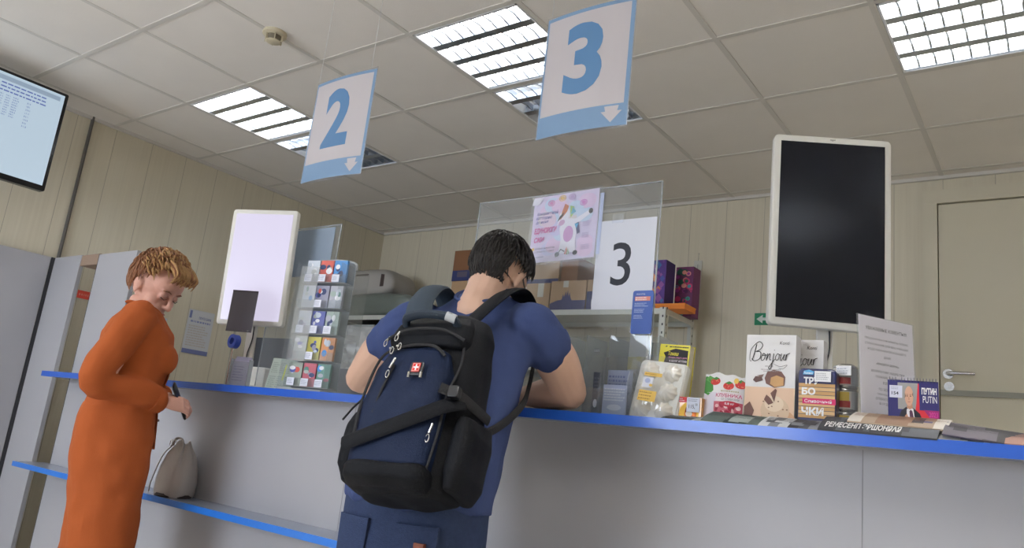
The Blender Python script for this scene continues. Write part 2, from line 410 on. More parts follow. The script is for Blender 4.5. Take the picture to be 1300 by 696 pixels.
d = struct(thing('door_1', 'cream door with split leaves in the back wall at the right edge', 'door', (-.2, YB, 0)))
del d['label'], d['category']
q = lambda x: x+.2
MB().box((q(-.637), -.035, 0), (q(-.567), .0, 2.624), CREAM).box((q(.33), -.035, 0), (q(.40), 0, 2.624), CREAM).box((q(-.637), -.036, 2.545), (q(.40), .0, 2.624), CREAM).build('door_frame', d)
MB().box((q(-.562), -.022, 1.505), (q(.328), 0, 2.538), CREAM).build('upper_leaf', d)
MB().box((q(-.562), -.022, .01), (q(.328), 0, 1.485), CREAM).build('lower_leaf', d)
MB().box((q(-.562), -.034, 1.478), (q(.328), -.022, 1.506), mat('ledge_grey', S(150, 150, 140), .45)).build('leaf_ledge', d)
h = MB(); a = at(1204, 475, YB-.03); h.tube([(q(a.x), -.022, a.z), (q(a.x), -.034, a.z)], .026, STEEL, 20)
h.tube([(q(a.x), -.03, a.z), (q(a.x), -.07, a.z), (q(a.x)+.02, -.075, a.z), (q(a.x)+.125, -.072, a.z-.002)], [.009, .009, .010, .008], STEEL, 10)
h.build('door_handle', d, True)
a = at(1205, 491, YB-.03); MB().tube([(q(a.x), -.022, a.z), (q(a.x), -.036, a.z)], .024, STEEL, 20).tube([(q(a.x), -.036, a.z), (q(a.x), -.046, a.z)], .009, STEEL, 12).build('door_lock', d, True)
w = MB().tube([(0, -.022, 0), (0, 0, 0)], .004, DARKG, 6)

# smoke detector on the ceiling
t = thing('smoke_detector', 'small cream round smoke detector on the ceiling', 'smoke detector', (-2.93, 1.84, ZC))
SM = mat('aged_plastic', S(196, 186, 160), .5)
MB().lathe([(.055, 0), (.055, -.014), (.046, -.018), (.04, -.02)], SM).build('base', t, True)
MB().lathe([(.030, -.045), (.036, -.038), (.036, -.0205), (.03, -.02)], mat('detector_slots', S(120, 112, 95), .6), 20).build('sensor_chamber', t, True)
o = MB()
for k in range(6):
    a = k*PI/3; o.box((-.002, .032, -.046), (.002, .044, -.019), SM, Matrix.Rotation(a, 4, 'Z'))
o.lathe([(.026, -.052), (.034, -.048), (.034, -.044), (.01, -.044)], SM, 20).build('cage', t, True)

# wall television, top left
t = thing('television', 'flat television with a glowing pale blue queue screen high on the left wall', 'television', (-4.5, 1.155, 2.325), R(90))
MB().rbox((-.485, 0, -.29), (.485, .05, .285), mat('tv_black', (.008, .008, .009), .25), .008).build('housing', t, True)
P = Print(.93, .53, .001, mat('tv_screen_lit', S(196, 216, 232), .2, emit=.70))
P.rect(.02, .49, .91, .515, mat('tv_header', S(176, 198, 222), .3, emit=.5))
bl = mat('tv_text', S(110, 130, 215), .3, emit=.45)
for cx0, cx1, n in ((.62, .645, 9), (.655, .68, 9), (.69, .72, 9), (.76, .785, 8)): P.lines(cx0, .30 if n > 8 else .27, cx1, .42, n, bl, .5, n)
P.lines(.62, .425, .87, .485, 3, bl, .35, 5); P.rect(.555, 0, .557, .47, mat('tv_rule', S(90, 100, 110), .3, emit=.2))
P.warp(lambda p: (p[0]-.465, p[1]-.004, p[2]-.262)); P.build('screen', t)
MB().box((-.2, .05, -.15), (.2, .08, .15), STEEL).box((-.05, .08, -.05), (.05, .42, .05), STEEL).box((-.15, .42, -.15), (.15, .48, .15), STEEL).build('wall_bracket', t)

# ------------------------------------------------------------ hanging number signs
SGW = mat('sign_white', S(186, 179, 180), .4, emit=.0); SGB = mat('sign_blue', S(116, 144, 174), .45); SGD = mat('sign_digit_blue', S(84, 124, 164), .45)
FILM = clear('clear_film', (.97, .98, 1), .05, .05)
def hanging_sign(digit, tl, tr, bl_, label, lean):
    x0 = tl.x; x1 = tr.x; zt = (tl.z+tr.z)/2; zb = bl_.z; W_ = x1-x0; H_ = zt-zb
    t = thing('hanging_sign', label, 'sign', ((x0+x1)/2, tl.y, zb), 0, 'hanging desk number signs')
    P = Print(W_, H_, .002, SGW)
    P.rect(0, 0, W_, H_*.17, SGB)
    for r_ in ((0, 0, .007, H_), (W_-.013, 0, W_, H_), (0, H_-.012, W_, H_)): P.rect(*r_, SGB)
    P.text(digit, W_*.27, H_*.30, W_*.70, H_*.88, SGD, bold=.035)
    ax = W_*.84; az = H_*.03
    P.shape([(ax, az+.0), (ax+.032, az+.034), (ax+.018, az+.034), (ax+.022, H_*.155), (ax-.022, H_*.155), (ax-.018, az+.034), (ax-.032, az+.034)], SGW)
    WW, HH = W_, H_
    bend = lambda p: (p[0]-W_/2+lean*(1-p[2]/H_)*.02, p[1]-.018*math.sin(PI*p[2]/H_)*lean+.012*(p[0]/W_-.5)**2*4, p[2])
    P2 = MB()
    # finer strips so that the sheet can bow
    for k in range(12):
        P2.box((-.004, -.0015, -.004+(H_+.012)*k/12), (W_+.004, -.001, -.004+(H_+.012)*(k+1)/12), FILM)
    subd(P, W_, H_, 10)
    for k_ in range(1): pass
    P.warp(bend); P2.warp(bend)
    P.build('number_card', t); P2.build('plastic_pocket', t)
    for x in (.02, W_-.02): MB().tube([(x-WW/2, 0, HH), (x-WW/2, 0, ZC-zb)], .0008, mat('nylon_line', (.6, .6, .6), .4), 5).build('hanging_line', t)
hanging_sign('3', at(695, 20, 1.7), at(806, -3, 1.7), at(673, 177, 1.7), 'white hanging sign with a large blue 3 above the man', 0)
hanging_sign('2', at(402, 104, 1.7), at(476, 88, 1.7), at(384, 231, 1.7), 'white hanging sign with a large blue 2, further left than the 3 sign', 0)

# ------------------------------------------------------------ customer displays
def display(left, right, zb, zt, label, lit, roll=0):
    d_ = right-left; W_ = math.hypot(d_.x, d_.y); rz = math.atan2(d_.y, d_.x); H_ = zt-zb
    mid = (left+right)/2
    t = thing('customer_display', label, 'monitor', (mid.x, mid.y, CT+(.004 if roll else 0)), rz); b = zb-CT; t.rotation_euler.y = roll
    MB().rbox((-W_/2, 0, b), (W_/2, .035, b+H_), PLASTIC_W, .014).rbox((-W_/2+.04, .035, b+.06), (W_/2-.04, .06, b+H_-.06), PLASTIC_W, .02).build('housing', t, True)
    fw_ = .020
    if lit: P = Print(W_-2*fw_, H_-2*fw_-.004, .002, mat('display_lit', S(226, 219, 244), .25, emit=.74))
    else: P = Print(W_-2*fw_, H_-2*fw_-.004, .002, mat('display_black_glass', (.009, .010, .015), .16, spec=.22))
    P.warp(lambda p: (p[0]-W_/2+fw_, p[1]-.0015, p[2]+b+fw_+.002)); P.build('screen', t)
    if not lit: Print(.016, .004, .0005, mat('logo_grey', S(170, 165, 155), .4)).shape([(0, .001), (.008, -.003), (.016, .006), (.008, 0)], mat('logo_grey', S(170, 165, 155), .4)).warp(lambda p: (p[0]-.008, p[1]-.0005, p[2]+b+H_-.012)).build('logo', t)
    MB().box((-.022, .037, .012), (.022, .052, b+.14), PLASTIC_W).build('stand_column', t)
    MB().rbox((-.105, -.001, -.07), (.105, .012, .07), PLASTIC_W, .02, Matrix.Translation((0, .045, 0)) @ Matrix.Rotation(R(90), 4, 'X')).warp(lambda p: (p[0], p[1], max(p[2], .0) if abs(p[2]) < .02 else p[2])).build('stand_base', t, True)
    c_ = MB().tube(spline([(.006, .036, b+.08), (.012, .034, b-.05), (-.004, .034, b-.14), (.01, .034, .02)]), .0025, DARKG, 6); c_.build('cable', t, True)
l = at(978, 290, 1.99); r_ = at(1134, 300, 2.15)
display(Vector((-.711, 2.20, 0)), Vector((-.413, 2.378, 0)), 1.399, 1.999, 'black portrait customer display with a cream frame on the right counter', False)
display(Vector((-3.135, 1.97, 0)), Vector((-2.85, 2.12, 0)), 1.362, 1.912, 'glowing white portrait customer display on the left counter', True, R(-2.2))

# ------------------------------------------------------------ acrylic screens with papers
ACR = clear('acrylic', (.93, .95, .96), .035, .07); EDG = clear('acrylic_edge', (.75, .80, .82), .12, .35)
def screen(x0, x1, zt, label, Y=2.02):
    t = thing('acrylic_screen', label, 'screen', ((x0+x1)/2, Y, CT)); w_ = (x1-x0)/2; h_ = zt-CT
    MB().box((-w_, 0, 0), (w_, .004, h_), ACR).build('clear_sheet', t)
    e = MB()
    for s in (-1, 1): e.box((s*w_-.0015, -.0004, 0), (s*w_+.0015, .0044, h_), EDG)
    e.box((-w_, -.0004, h_-.002), (w_, .0044, h_+.001), EDG).build('sheet_edge', t)
    for x in (-w_+.12, w_-.12): MB().box((x-.02, -.012, 0), (x+.02, -.0005, .02), ACR).box((x-.02, .0045, 0), (x+.02, .016, .02), ACR).build('foot_clamp', t)
    return t
screen(-1.71, -.992, 1.812, 'large clear acrylic screen in front of the man, carrying the 3 sheet')
screen(-3.15, -2.715, 1.882, 'clear acrylic screen behind the glowing display on the left counter', 2.235)
# unicorn poster in a sleeve, local frame of the poster
def unicorn():
    a, b, c_ = at(680, 250, 2.01), at(762, 238, 2.01), at(672, 334, 2.01)
    W_ = b.x-a.x; H_ = .232; t = thing('poster', 'pink and pale blue poster with a white unicorn, hung on the acrylic screen', 'poster', (a.x-.002, 2.014, c_.z-.002))
    P = Print(W_, H_, .0012, ink(226, 212, 236)); g = lambda x, y: (x*W_, y*H_)
    for k in range(26):
        rg = random.Random(k); 
        P.ell(W_*rg.uniform(.12, .88), H_*rg.uniform(.12, .88), W_*.12, H_*.11, ink(*rg.choice([(236, 206, 232), (206, 222, 240), (240, 214, 228), (216, 210, 240), (238, 226, 222)])))
    for x, y, c1 in ((.28, .88, (222, 140, 190)), (.45, .93, (240, 196, 110)), (.6, .93, (200, 170, 210)), (.78, .82, (214, 130, 200))):
        P.stroke([g(x+.05*math.cos(t_/6*PI), y+.04*math.sin(t_/6*PI)) for t_ in range(13)], .003, ink(*c1))
        P.ell(*g(x, y), .008, .006, ink(*c1))
    W1 = ink(246, 242, 248)
    P.shape([g(.46, .10), g(.72, .10), g(.70, .30), g(.72, .50), g(.66, .60), g(.50, .62), g(.44, .48), g(.48, .30)], W1)
    P.shape([g(.60, .56), g(.68, .50), g(.92, .66), g(.88, .70)], W1); P.shape([g(.50, .62), g(.40, .52), g(.42, .62), g(.50, .70)], W1)
    P.ell(*g(.50, .66), W_*.075, H_*.11, W1, rot=-.5); P.ell(*g(.47, .56), W_*.05, H_*.04, ink(220, 176, 210), rot=.5)
    P.ell(*g(.585, .38), W_*.075, H_*.12, ink(214, 158, 206))
    P.shape([g(.46, .72), g(.44, .60), g(.54, .72), g(.56, .80), g(.50, .84)], ink(200, 110, 60)); P.shape([g(.43, .66), g(.40, .58), g(.48, .66), g(.50, .72)], ink(40, 36, 40))
    P.shape([g(.58, .80), g(.60, .62), g(.66, .70), g(.64, .78)], ink(170, 205, 90)); P.shape([g(.62, .78), g(.60, .66), g(.68, .70)], ink(110, 180, 205))
    P.ell(*g(.90, .68), .008, .009, ink(30, 28, 34)); P.shape([g(.68, .52), g(.72, .36), g(.76, .38), g(.73, .54)], ink(60, 60, 110)); P.shape([g(.67, .52), g(.70, .44), g(.73, .52)], ink(90, 180, 220))
    P.ell(*g(.45, .09), .009, .008, ink(30, 28, 40)); P.ell(*g(.72, .09), .009, .008, ink(30, 28, 40))
    P.stroke([g(.43, .05), g(.50, .16), g(.56, .12)], .004, ink(90, 80, 90)); P.stroke([g(.57, .08), g(.585, .18), g(.60, .08)], .006, ink(205, 90, 60)); P.stroke([g(.60, .07), g(.61, .16), g(.63, .08)], .004, ink(120, 170, 90))
    V = ink(116, 116, 176); PK = ink(222, 84, 160)
    P.text('Компрометируй', .07*W_, .70*H_, .40*W_, .765*H_, V, .01, .25); P.text('категорию', .06*W_, .635*H_, .31*W_, .69*H_, V, .01, .25); P.text('до июня', .06*W_, .58*H_, .26*W_, .625*H_, V, .01, .25)
    P.text('ЕДИНОРОГИ', .05*W_, .42*H_, .40*W_, .52*H_, PK, .03, .2); P.text('СКИ', .06*W_, .30*H_, .22*W_, .38*H_, PK, .03, .2)
    P.text('Добрые знакомства', .09*W_, .185*H_, .40*W_, .225*H_, ink(80, 70, 100), 0, .25); P.text('с сетью за 5 минут', .09*W_, .135*H_, .40*W_, .175*H_, ink(80, 70, 100), 0, .25); P.text('для детей', .08*W_, .06*H_, .24*W_, .09*H_, ink(90, 90, 140), 0, .25)
    P.ell(.06*W_, .2*H_, .005, .006, ink(240, 200, 90))
    for k in range(3): P.lines(.80*W_, (.12+.17*k)*H_, .93*W_, (.20+.17*k)*H_, 4, ink(190, 170, 205), .5, k)
    P.shape([g(.0, .98), g(.16, .98), g(.09, .88), g(-.02, .88)], ink(238, 234, 242))
    curl = lambda p: (p[0], p[1]-.012*(p[2]/H_-.5)**2, p[2]+.010*p[0]/W_)
    subd(P, W_, H_, 6); P.warp(curl).build('printed_sheet', t)
    S_ = MB().box((-.004, -.0105, -.006), (W_+.013, -.0100, H_+.004), FILM).box((-.004, .0022, -.006), (W_+.013, .0026, H_+.004), FILM)
    S_.warp(lambda p: (p[0], p[1], p[2]+.010*p[0]/W_)).build('plastic_sleeve', t)
    MB().box((W_+.002, .002, .01), (W_+.016, .0034, H_*.93), ink(196, 206, 232)).warp(lambda p: (p[0], p[1], p[2]+.01)).build('rear_sheet', t)
unicorn()
a, b, c_ = at(762, 281, 2.012), at(842, 275, 2.012), at(757, 393, 2.012)
W_ = .205; H_ = a.z-c_.z
t = thing('number_sheet', 'white paper sheet with a black 3 taped to the acrylic screen', 'sheet', (a.x-.008, 2.0165, c_.z))
P = Print(W_, H_, .001, ink(214, 216, 226)); P.text('3', W_*.29, H_*.26, W_*.62, H_*.74, ink(30, 32, 44), .004)
P.build('paper', t); P = MB().box((.05, -.0012, H_-.01), (.09, -.0008, H_+.02), FILM); P.build('tape', t)
a, c_ = at(805, 369, 2.005), at(829, 424, 2.005)
t = thing('leaflet', 'small dark blue leaflet with rounded corners stuck over the corner of the 3 sheet', 'leaflet', (a.x-.004, 2.008, c_.z)); W_ = .068; H_ = a.z-c_.z
P = Print(W_, H_, .0006, ink(64, 92, 164)); P.v = []; P.f = []; P.m = []
P.rbox((0, 0, 0), (W_, .0008, H_), ink(64, 92, 164), .007)
P.text('почта', .012, H_*.90, .040, H_*.93, WHITE); P.rect(.008, H_*.76, W_-.010, H_*.86, ink(222, 138, 120)); P.lines(.010, H_*.765, W_-.012, H_*.855, 2, WHITE, .5, 3)
for k in range(3): P.lines(.008, H_*(.62-.14*k), W_-.014-.008*k, H_*(.72-.14*k), 3, ink(200, 210, 235), .35, k+9)
P.build('printed_card', t, False)
# grey blue paper on the left screen
a, b, c_ = at(378, 291, 2.23), at(430, 285, 2.23), at(366, 352, 2.23)
t = thing('grey_sheet', 'plain grey blue paper sheet at the top of the left acrylic screen', 'sheet', (a.x-.06, 2.2325, c_.z))
MB().box((0, 0, 0), (b.x-a.x+.06-.02, .0012, a.z-c_.z-.01), ink(142, 156, 172)).build('paper', t)

# ------------------------------------------------------------ wares on the right counter
z0 = CT
def pk(x, y, Y, z=None): p = at(x, y, Y); return (p.x, Y, CT if z is None else z)
def bonjour(label, x0, Y, rz, full=True):
    W_, H_, D_ = .126, .243, .046
    t = thing('biscuit_box', label, 'box', (x0, Y, CT), rz, 'white and peach biscuit boxes')
    P = Print(W_, H_, D_, ink(226, 224, 224)); K = ink(28, 26, 28)
    P.rect(0, 0, W_, H_*.44, ink(226, 192, 164)); P.ell(W_*.68, H_*.10, .044, .030, ink(206, 160, 124)); P.shape([(.02, 0), (.112, 0), (.11, .02), (.03, .02)], ink(214, 160, 122))
    P.ell(W_*.62, H_*.20, .036, .034, ink(214, 186, 156)); P.ell(W_*.60, H_*.27, .024, .020, ink(228, 206, 180))
    rg = random.Random(3)
    for k in range(9): P.ell(W_*.62+rg.uniform(-.03, .03), H_*.2+rg.uniform(-.02, .03), .0022, .0014, ink(120, 80, 60))
    for pts in (((.05, .075), (.062, .062), (.074, .068), (.066, .08), (.056, .088)), ((.066, .092), (.076, .07), (.082, .10), (.078, .104)), ((0, .055), (.014, .068), (.026, .046), (.018, .02), (0, .03)), ((.016, .03), (.03, .03), (.027, 0), (.006, 0))):
        P.shape(pts, ink(112, 76, 66))
    # chocolate half
    P.shape([(.054, .116), (.05, .13), (.056, .146), (.072, .152), (.092, .148), (.102, .134), (.100, .112), (.075, .106)], ink(118, 84, 76))
    P.shape([(.064, .116), (.066, .132), (.08, .138), (.098, .132), (.098, .113), (.076, .108)], ink(202, 158, 106)); P.shape([(.02, .124), (.028, .118), (.046, .124), (.042, .134), (.026, .134)], ink(104, 76, 70)); P.shape([(.03, .136), (.048, .14), (.044, .132)], ink(126, 98, 90))
    # script lettering
    sc = lambda pts, w_: P.stroke([(.010+x*.0104, .168+y*.0145) for x, y in spline(pts, 6)], w_, K)
    sc([(.9, 3.2), (.1, 2.2), (0, .6), (.4, .3)], .0012)
    sc([(1.6, 3.4), (1.1, 1.8), (.6, .5)], .0024); sc([(.9, 3.2), (2.2, 3.9), (3.1, 3.3), (2.5, 2.5), (1.4, 2.1)], .0017); sc([(1.4, 2.1), (2.6, 2.0), (2.5, .9), (1.2, .4), (.5, .8)], .0020)
    sc([(3.3, 1.7), (2.8, 1.0), (3.0, .5), (3.6, .8), (3.8, 1.5), (3.4, 1.8), (3.2, 1.4), (4.2, 1.5)], .0016)
    sc([(4.4, 1.8), (4.1, .5), (4.6, 1.5), (5.0, 1.7), (4.9, .7), (5.3, .7)], .0018); sc([(5.9, 1.8), (5.6, .2), (5.2, -.9), (4.7, -.8), (5.2, -.2), (6.2, .8)], .0018); P.ell(.010+6.05*.0104, .168+2.4*.0145, .001, .001, K, 8)
    sc([(6.8, 1.8), (6.3, 1.1), (6.6, .6), (7.1, .9), (7.2, 1.6), (6.8, 1.8), (7.6, 1.5)], .0016); sc([(7.8, 1.8), (7.5, .9), (7.8, .6), (8.5, 1.7), (8.3, .8), (8.7, .7)], .0017); sc([(8.9, 1.7), (8.8, .6), (9.1, 1.6), (9.8, 1.9)], .0018)
    sc([(6.0, -.1), (7.5, -.5), (9.2, -.2), (8.2, -.9), (7.2, -.8)], .0009)
    P.text('Konti', W_*.68, H_*.895, W_*.88, H_*.93, ink(60, 50, 50), 0, .2); P.text('soufflé', W_*.40, H_*.655, W_*.56, H_*.675, ink(120, 110, 110)); P.lines(.04, H_*.60, .09, H_*.635, 2, ink(150, 140, 140), .35, 2, True)
    P.text('Konti', W_*.10, H_*.02, W_*.22, H_*.035, ink(130, 90, 60))
    P.build('printed_carton', t)
a = at(949, 420, 1.965)
bonjour('white and peach Bonjour biscuit box standing in front, full face visible'.replace('Bonjour ', ''), a.x, 1.965, R(1))
bonjour('second white biscuit box, half hidden behind the front one', at(1014, 424, 2.03).x-.065, 2.035, R(2))

def rounded_pack():
    a = at(1013, 462, 1.955); W_, H_, D_ = .090, .158, .05
    t = thing('wafer_roll_pack', 'dark blue pack of wafer rolls with large white lettering', 'packet', (a.x+.001, 1.955, CT), R(4))
    NV = ink(34, 40, 88, .3, 0, 1); P = Print(W_, H_, D_, NV); P.v = []; P.f = []; P.m = []
    P.rbox((0, 0, 0), (W_, D_, H_), NV, .012)
    for k in range(9): 
        z = .036+.0095*k; P.rect(.003, z, W_-.003, z+.0082, ink(*((214, 178, 128) if k % 2 else (196, 154, 102))))
    P.rect(.003, .028, W_-.003, .034, NV); P.rect(.012, .070, W_-.001, .084, ink(206, 44, 104)); P.text('Сливочный', .017, .073, W_-.010, .0815, WHITE, .01)
    P.text('ТРУ', .014, .118, .050, .136, WHITE, .045); P.text('БО', .010, .092, .042, .110, WHITE, .045); P.text('ЧКИ', .010, .042, .062, .062, WHITE, .045)
    P.shape([(.012, .142), (.036, .142), (.038, .150), (.026, .154), (.014, .151)], ink(90, 170, 220)); P.text('Яшкино', .014, .1435, .035, .149, WHITE, .02)
    P.ell(.016, .014, .008, .006, ink(110, 130, 190)); P.ell(.016, .014, .0068, .005, NV); P.text('Яшк', .011, .012, .021, .0165, ink(170, 185, 220))
    P.build('wrapper', t, False)
    Q = Print(.038, .026, .0008, WHITE); Q.lines(.004, .004, .034, .022, 4, ink(150, 150, 160), .35, 4); Q.warp(lambda p: (p[0]+.040, p[1]-.006, p[2]+.125)); Q.build('price_tag', t)
rounded_pack()
# shrink-wrapped column of tins
a = at(1075, 450, 2.03)
t = thing('tin_stack', 'clear wrapped column of three small tins with yellow and red labels', 'tins', (a.x-.003, 2.035, CT), R(-20))
for k in range(3):
    z = .003+.058*k; y_ = ink(226, 196, 80) if k != 2 else ink(214, 210, 205)
    MB().lathe([(.028, z), (.0295, z+.002), (.0295, z+.006)], STEEL, 28).lathe([(.0295, z+.050), (.0295, z+.054), (.028, z+.056)], STEEL, 28).build('tin', t, True)
    L = MB().lathe([(.0292, z+.006), (.0292, z+.050)], ink(170, 172, 174), 28)
    for (z_a, z_b, m_, a0, a1) in ((.006, .050, ink(200, 196, 190), 200, 330), (.024, .048, y_, 215, 320), (.010, .026, ink(176, 36, 44), 215, 325)):
        vs = []; n = 14
        rr = .0293+.0002*(1 if m_ == y_ else (2 if z_b == .026 else 0))
        for i in range(n+1):
            an = R(a0+(a1-a0)*i/n); vs += [(rr*math.cos(an), rr*math.sin(an), z+z_a), (rr*math.cos(an), rr*math.sin(an), z+z_b)]
        L.add(vs, [(2*i, 2*i+2, 2*i+3, 2*i+1) for i in range(n)], m_)
    L.build('label', t, True)
MB().lathe([(.024, .0005), (.0312, .003), (.0308, .09), (.0316, .16), (.030, .172), (.018, .180)], clear('shrink_wrap', (.98, .98, .98), .10, .05, .12), 16).warp(lambda p: (p[0]+.0012*math.sin(p[2]*140), p[1]+.001*math.cos(p[2]*110), p[2])).build('plastic_wrap', t, True)
Q = Print(.040, .024, .0006, WHITE); Q.lines(.003, .003, .036, .020, 3, ink(140, 150, 170), .35, 8); Q.warp(lambda p: (p[0]-.004, p[1]-.034, p[2]+.148)); Q.build('price_tag', t)
# notice in an acrylic stand
t = thing('notice_stand', 'white customer notice in a clear slanted stand beside the desk calendar', 'notice', (-.402, 1.955, CT), R(58))
W_, H_ = .178, .292
P = Print(W_, H_, .001, ink(246, 240, 244)); K = ink(96, 92, 100)
P.text('УВАЖАЕМЫЕ КЛИЕНТЫ!!!', W_*.12, H_*.885, W_*.88, H_*.915, ink(60, 58, 64), .01)
rows = [('ПРЕДЛАГАЕМ ОФОРМИТЬ ПОЛИС', .80), ('СТРАХОВАНИЯ ДЛЯ ВАС И ВАШИХ', .755), ('РОДСТВЕННИКОВ И ВАШЕГО', .71), ('ДОМА', .655), ('«ЗАЩИТА ДОМА»', .595), ('ВОЗМЕСТИМ УЩЕРБ ПРИ', .53), ('ПОЖАРЕ, ЗАЛИВЕ', .485), ('ВЗРЫВЕ', .44), ('ПО ВОПРОСАМ', .385), ('ОБРАЩАЙТЕСЬ К', .345), ('ОПЕРАТОРУ СВЯЗИ', .305), ('В ОТДЕЛЕНИИ', .265), ('ВСЕГДА РАДЫ ВАМ', .17), ('ПОЧТА РОССИИ', .12)]
for s_, zz in rows:
    hw = min(.40, .016*len(s_)); b_ = s_.startswith('«'); P.text(s_, W_*(.5-hw), H_*zz, W_*(.5+hw), H_*(zz+.022), ink(50, 48, 54) if b_ else K, .012 if b_ else 0)
P.warp(lambda p: (p[0], p[1]+p[2]*.05, p[2]+.004)).build('notice_sheet', t)
MB().box((-.003, -.0025, 0), (W_+.003, -.0015, H_+.004), FILM).box((-.003, .002, 0), (W_+.003, .004, H_+.006), ACR).warp(lambda p: (p[0], p[1]+p[2]*.05, p[2])).box((-.003, 0, 0), (W_+.003, .035, .003), ACR).build('acrylic_stand', t)
# desk calendar
a = at(1129, 487, 1.935)
t = thing('desk_calendar', 'spiral desk calendar with a suited man portrait on a blue and red cover', 'calendar', (a.x-.002, 1.935, CT+.040), R(9)); t.scale = (1.1, 1.1, 1.1)
MB().box((0, .0, -.0364), (.094, .055, -.0005), ink(196, 192, 190)).build('base_pad', t)
W_, H_ = .094, .088; NV = ink(38, 36, 100)
P = Print(W_, H_, .0012, NV)
P.rect(W_*.20, H_*.30, W_*.62, H_*.94, ink(150, 150, 150)); P.shape([(W_*.60, H_*.94), (W_*.62, H_*.94), (W_*.62, H_*.60), (W_*.84, H_*.12), (W_, H_*.10), (W_, 0), (W_*.50, 0), (W_*.56, H_*.45)], ink(206, 40, 56))
P.rect(W_*.62, H_*.30, W_, H_*.94, NV); P.shape([(W_*.70, H_*.31), (W_, H_*.31), (W_, H_*.12), (W_*.82, H_*.12)], ink(150, 34, 110)); P.text('2023', W_*.80, H_*.15, W_*.97, H_*.27, ink(200, 60, 150), .02)
P.shape([(W_*.18, 0), (W_*.26, H_*.26), (W_*.36, H_*.36), (W_*.50, H_*.34), (W_*.62, H_*.22), (W_*.70, 0)], ink(30, 30, 42))
P.shape([(W_*.36, 0), (W_*.37, H_*.30), (W_*.42, H_*.36), (W_*.50, H_*.32), (W_*.53, 0)], ink(224, 222, 226)); P.shape([(W_*.43, 0), (W_*.42, H_*.26), (W_*.45, H_*.30), (W_*.48, H_*.26), (W_*.52, 0)], ink(84, 50, 74)); P.shape([(W_*.33, 0), (W_*.33, H_*.14), (W_*.37, H_*.2), (W_*.41, H_*.1), (W_*.40, 0)], ink(200, 150, 124))
P.shape([(W_*.37, H_*.34), (W_*.39, H_*.44), (W_*.48, H_*.44), (W_*.49, H_*.34), (W_*.43, H_*.30)], ink(184, 136, 112))
P.ell(W_*.42, H_*.62, W_*.085, H_*.24, ink(206, 160, 136)); P.shape([(W_*.34, H_*.70), (W_*.335, H_*.56), (W_*.36, H_*.62)], ink(120, 96, 80)); P.shape([(W_*.50, H_*.72), (W_*.505, H_*.60), (W_*.48, H_*.66)], ink(130, 104, 88))
for ex in (.385, .45): P.ell(W_*ex, H_*.62, W_*.016, H_*.014, ink(90, 70, 64), 10); P.rect(W_*(ex-.02), H_*.65, W_*(ex+.02), H_*.665, ink(150, 112, 92))
P.shape([(W_*.41, H_*.60), (W_*.405, H_*.53), (W_*.43, H_*.53), (W_*.425, H_*.60)], ink(186, 134, 112)); P.rect(W_*.395, H_*.475, W_*.445, H_*.487, ink(160, 96, 86))
P.text('ПУТИН', W_*.67, H_*.68, W_*.96, H_*.84, WHITE, .04); P.text('PUTIN', W_*.69, H_*.48, W_*.96, H_*.64, WHITE, .0)
P.warp(lambda p: (p[0]+.10*p[2]*-.2, p[1]+.18*p[2], p[2])).build('front_cover', t)
MB().box((0, .0, 0), (W_, .0012, H_), WHITE).warp(lambda p: (p[0]-.02*p[2], p[1]+.052-.40*p[2], p[2])).build('rear_cover', t)
sp = MB()
for k in range(16):
    if k in (3,): continue
    x = .004+k*(W_-.008)/15; sp.tube([(x-.002+.0035*math.cos(q_)*.0, .0165+.0045*math.cos(q_), H_+.0015+.0045*math.sin(q_)) for q_ in [j*PI/5 for j in range(11)]], .0006, ink(90, 90, 110), 5)
sp.build('spiral_binding', t)
Q = Print(.024, .026, .0004, ink(206, 208, 226)); Q.text('154', .004, .006, .017, .013, ink(50, 50, 70), .02); Q.lines(.003, .017, .020, .023, 2, ink(120, 120, 150), .3, 3); Q.warp(lambda p: (p[0]+.002, p[1]-.001+.18*(p[2]+.052), p[2]+.050)).build('price_tag', t)

# strawberry sweets bag
a = at(893, 468, 1.975)
t = thing('candy_bag', 'white red and green bag of strawberry sweets with a zigzag top', 'bag of sweets', (a.x, 1.98, CT), R(2)); t.rotation_euler.x = R(-8)
W_, H_ = .108, .140; P = Print(W_, H_, .001, ink(224, 222, 222)); RD = ink(176, 42, 62); GN = ink(66, 128, 60); rg = random.Random(5)
P.rect(.0, .0, .040, H_*.62, ink(214, 208, 218)); P.shape([(0, H_*.62), (.016, H_*.56), (.030, H_*.66), (.026, H_*.80), (.006, H_*.95), (0, H_*.95)], GN); P.shape([(.002, H_*.88), (.02, H_*.80), (.026, H_*.92), (.012, H_*.97)], ink(90, 150, 80))
for x, z in ((.032, .118), (.070, .106), (.100, .112)):
    P.ell(x, z, .014, .011, ink(196, 58, 56)); P.shape([(x-.010, z+.008), (x, z+.014), (x+.010, z+.009), (x, z+.004)], GN)
    for k in range(5): P.ell(x+rg.uniform(-.009, .009), z+rg.uniform(-.007, .004), .0008, .001, ink(240, 200, 150), 8)
P.ell(.088, .122, .006, .008, ink(226, 190, 90)); P.rect(.040, .030, W_, .088, ink(226, 220, 222)); P.lines(.052, .088, .098, .094, 1, ink(180, 170, 140), .6, 2)
P.text('КЛУБНИКА', .040, .074, W_-.002, .084, ink(190, 60, 110), .02); P.text('со сливками', .055, .066, .100, .072, ink(120, 120, 120))
P.rect(.036, .0, W_, .062, ink(196, 96, 110)); 
for k in range(34):
    x, z = rg.uniform(.042, W_-.008), rg.uniform(.006, .054); P.ell(x, z, rg.uniform(.005, .010), rg.uniform(.003, .006), ink(*rg.choice([(206, 84, 96), (226, 178, 178), (160, 30, 56), (224, 150, 156), (238, 206, 204), (150, 40, 60)])), 12, rg.uniform(0, 3))
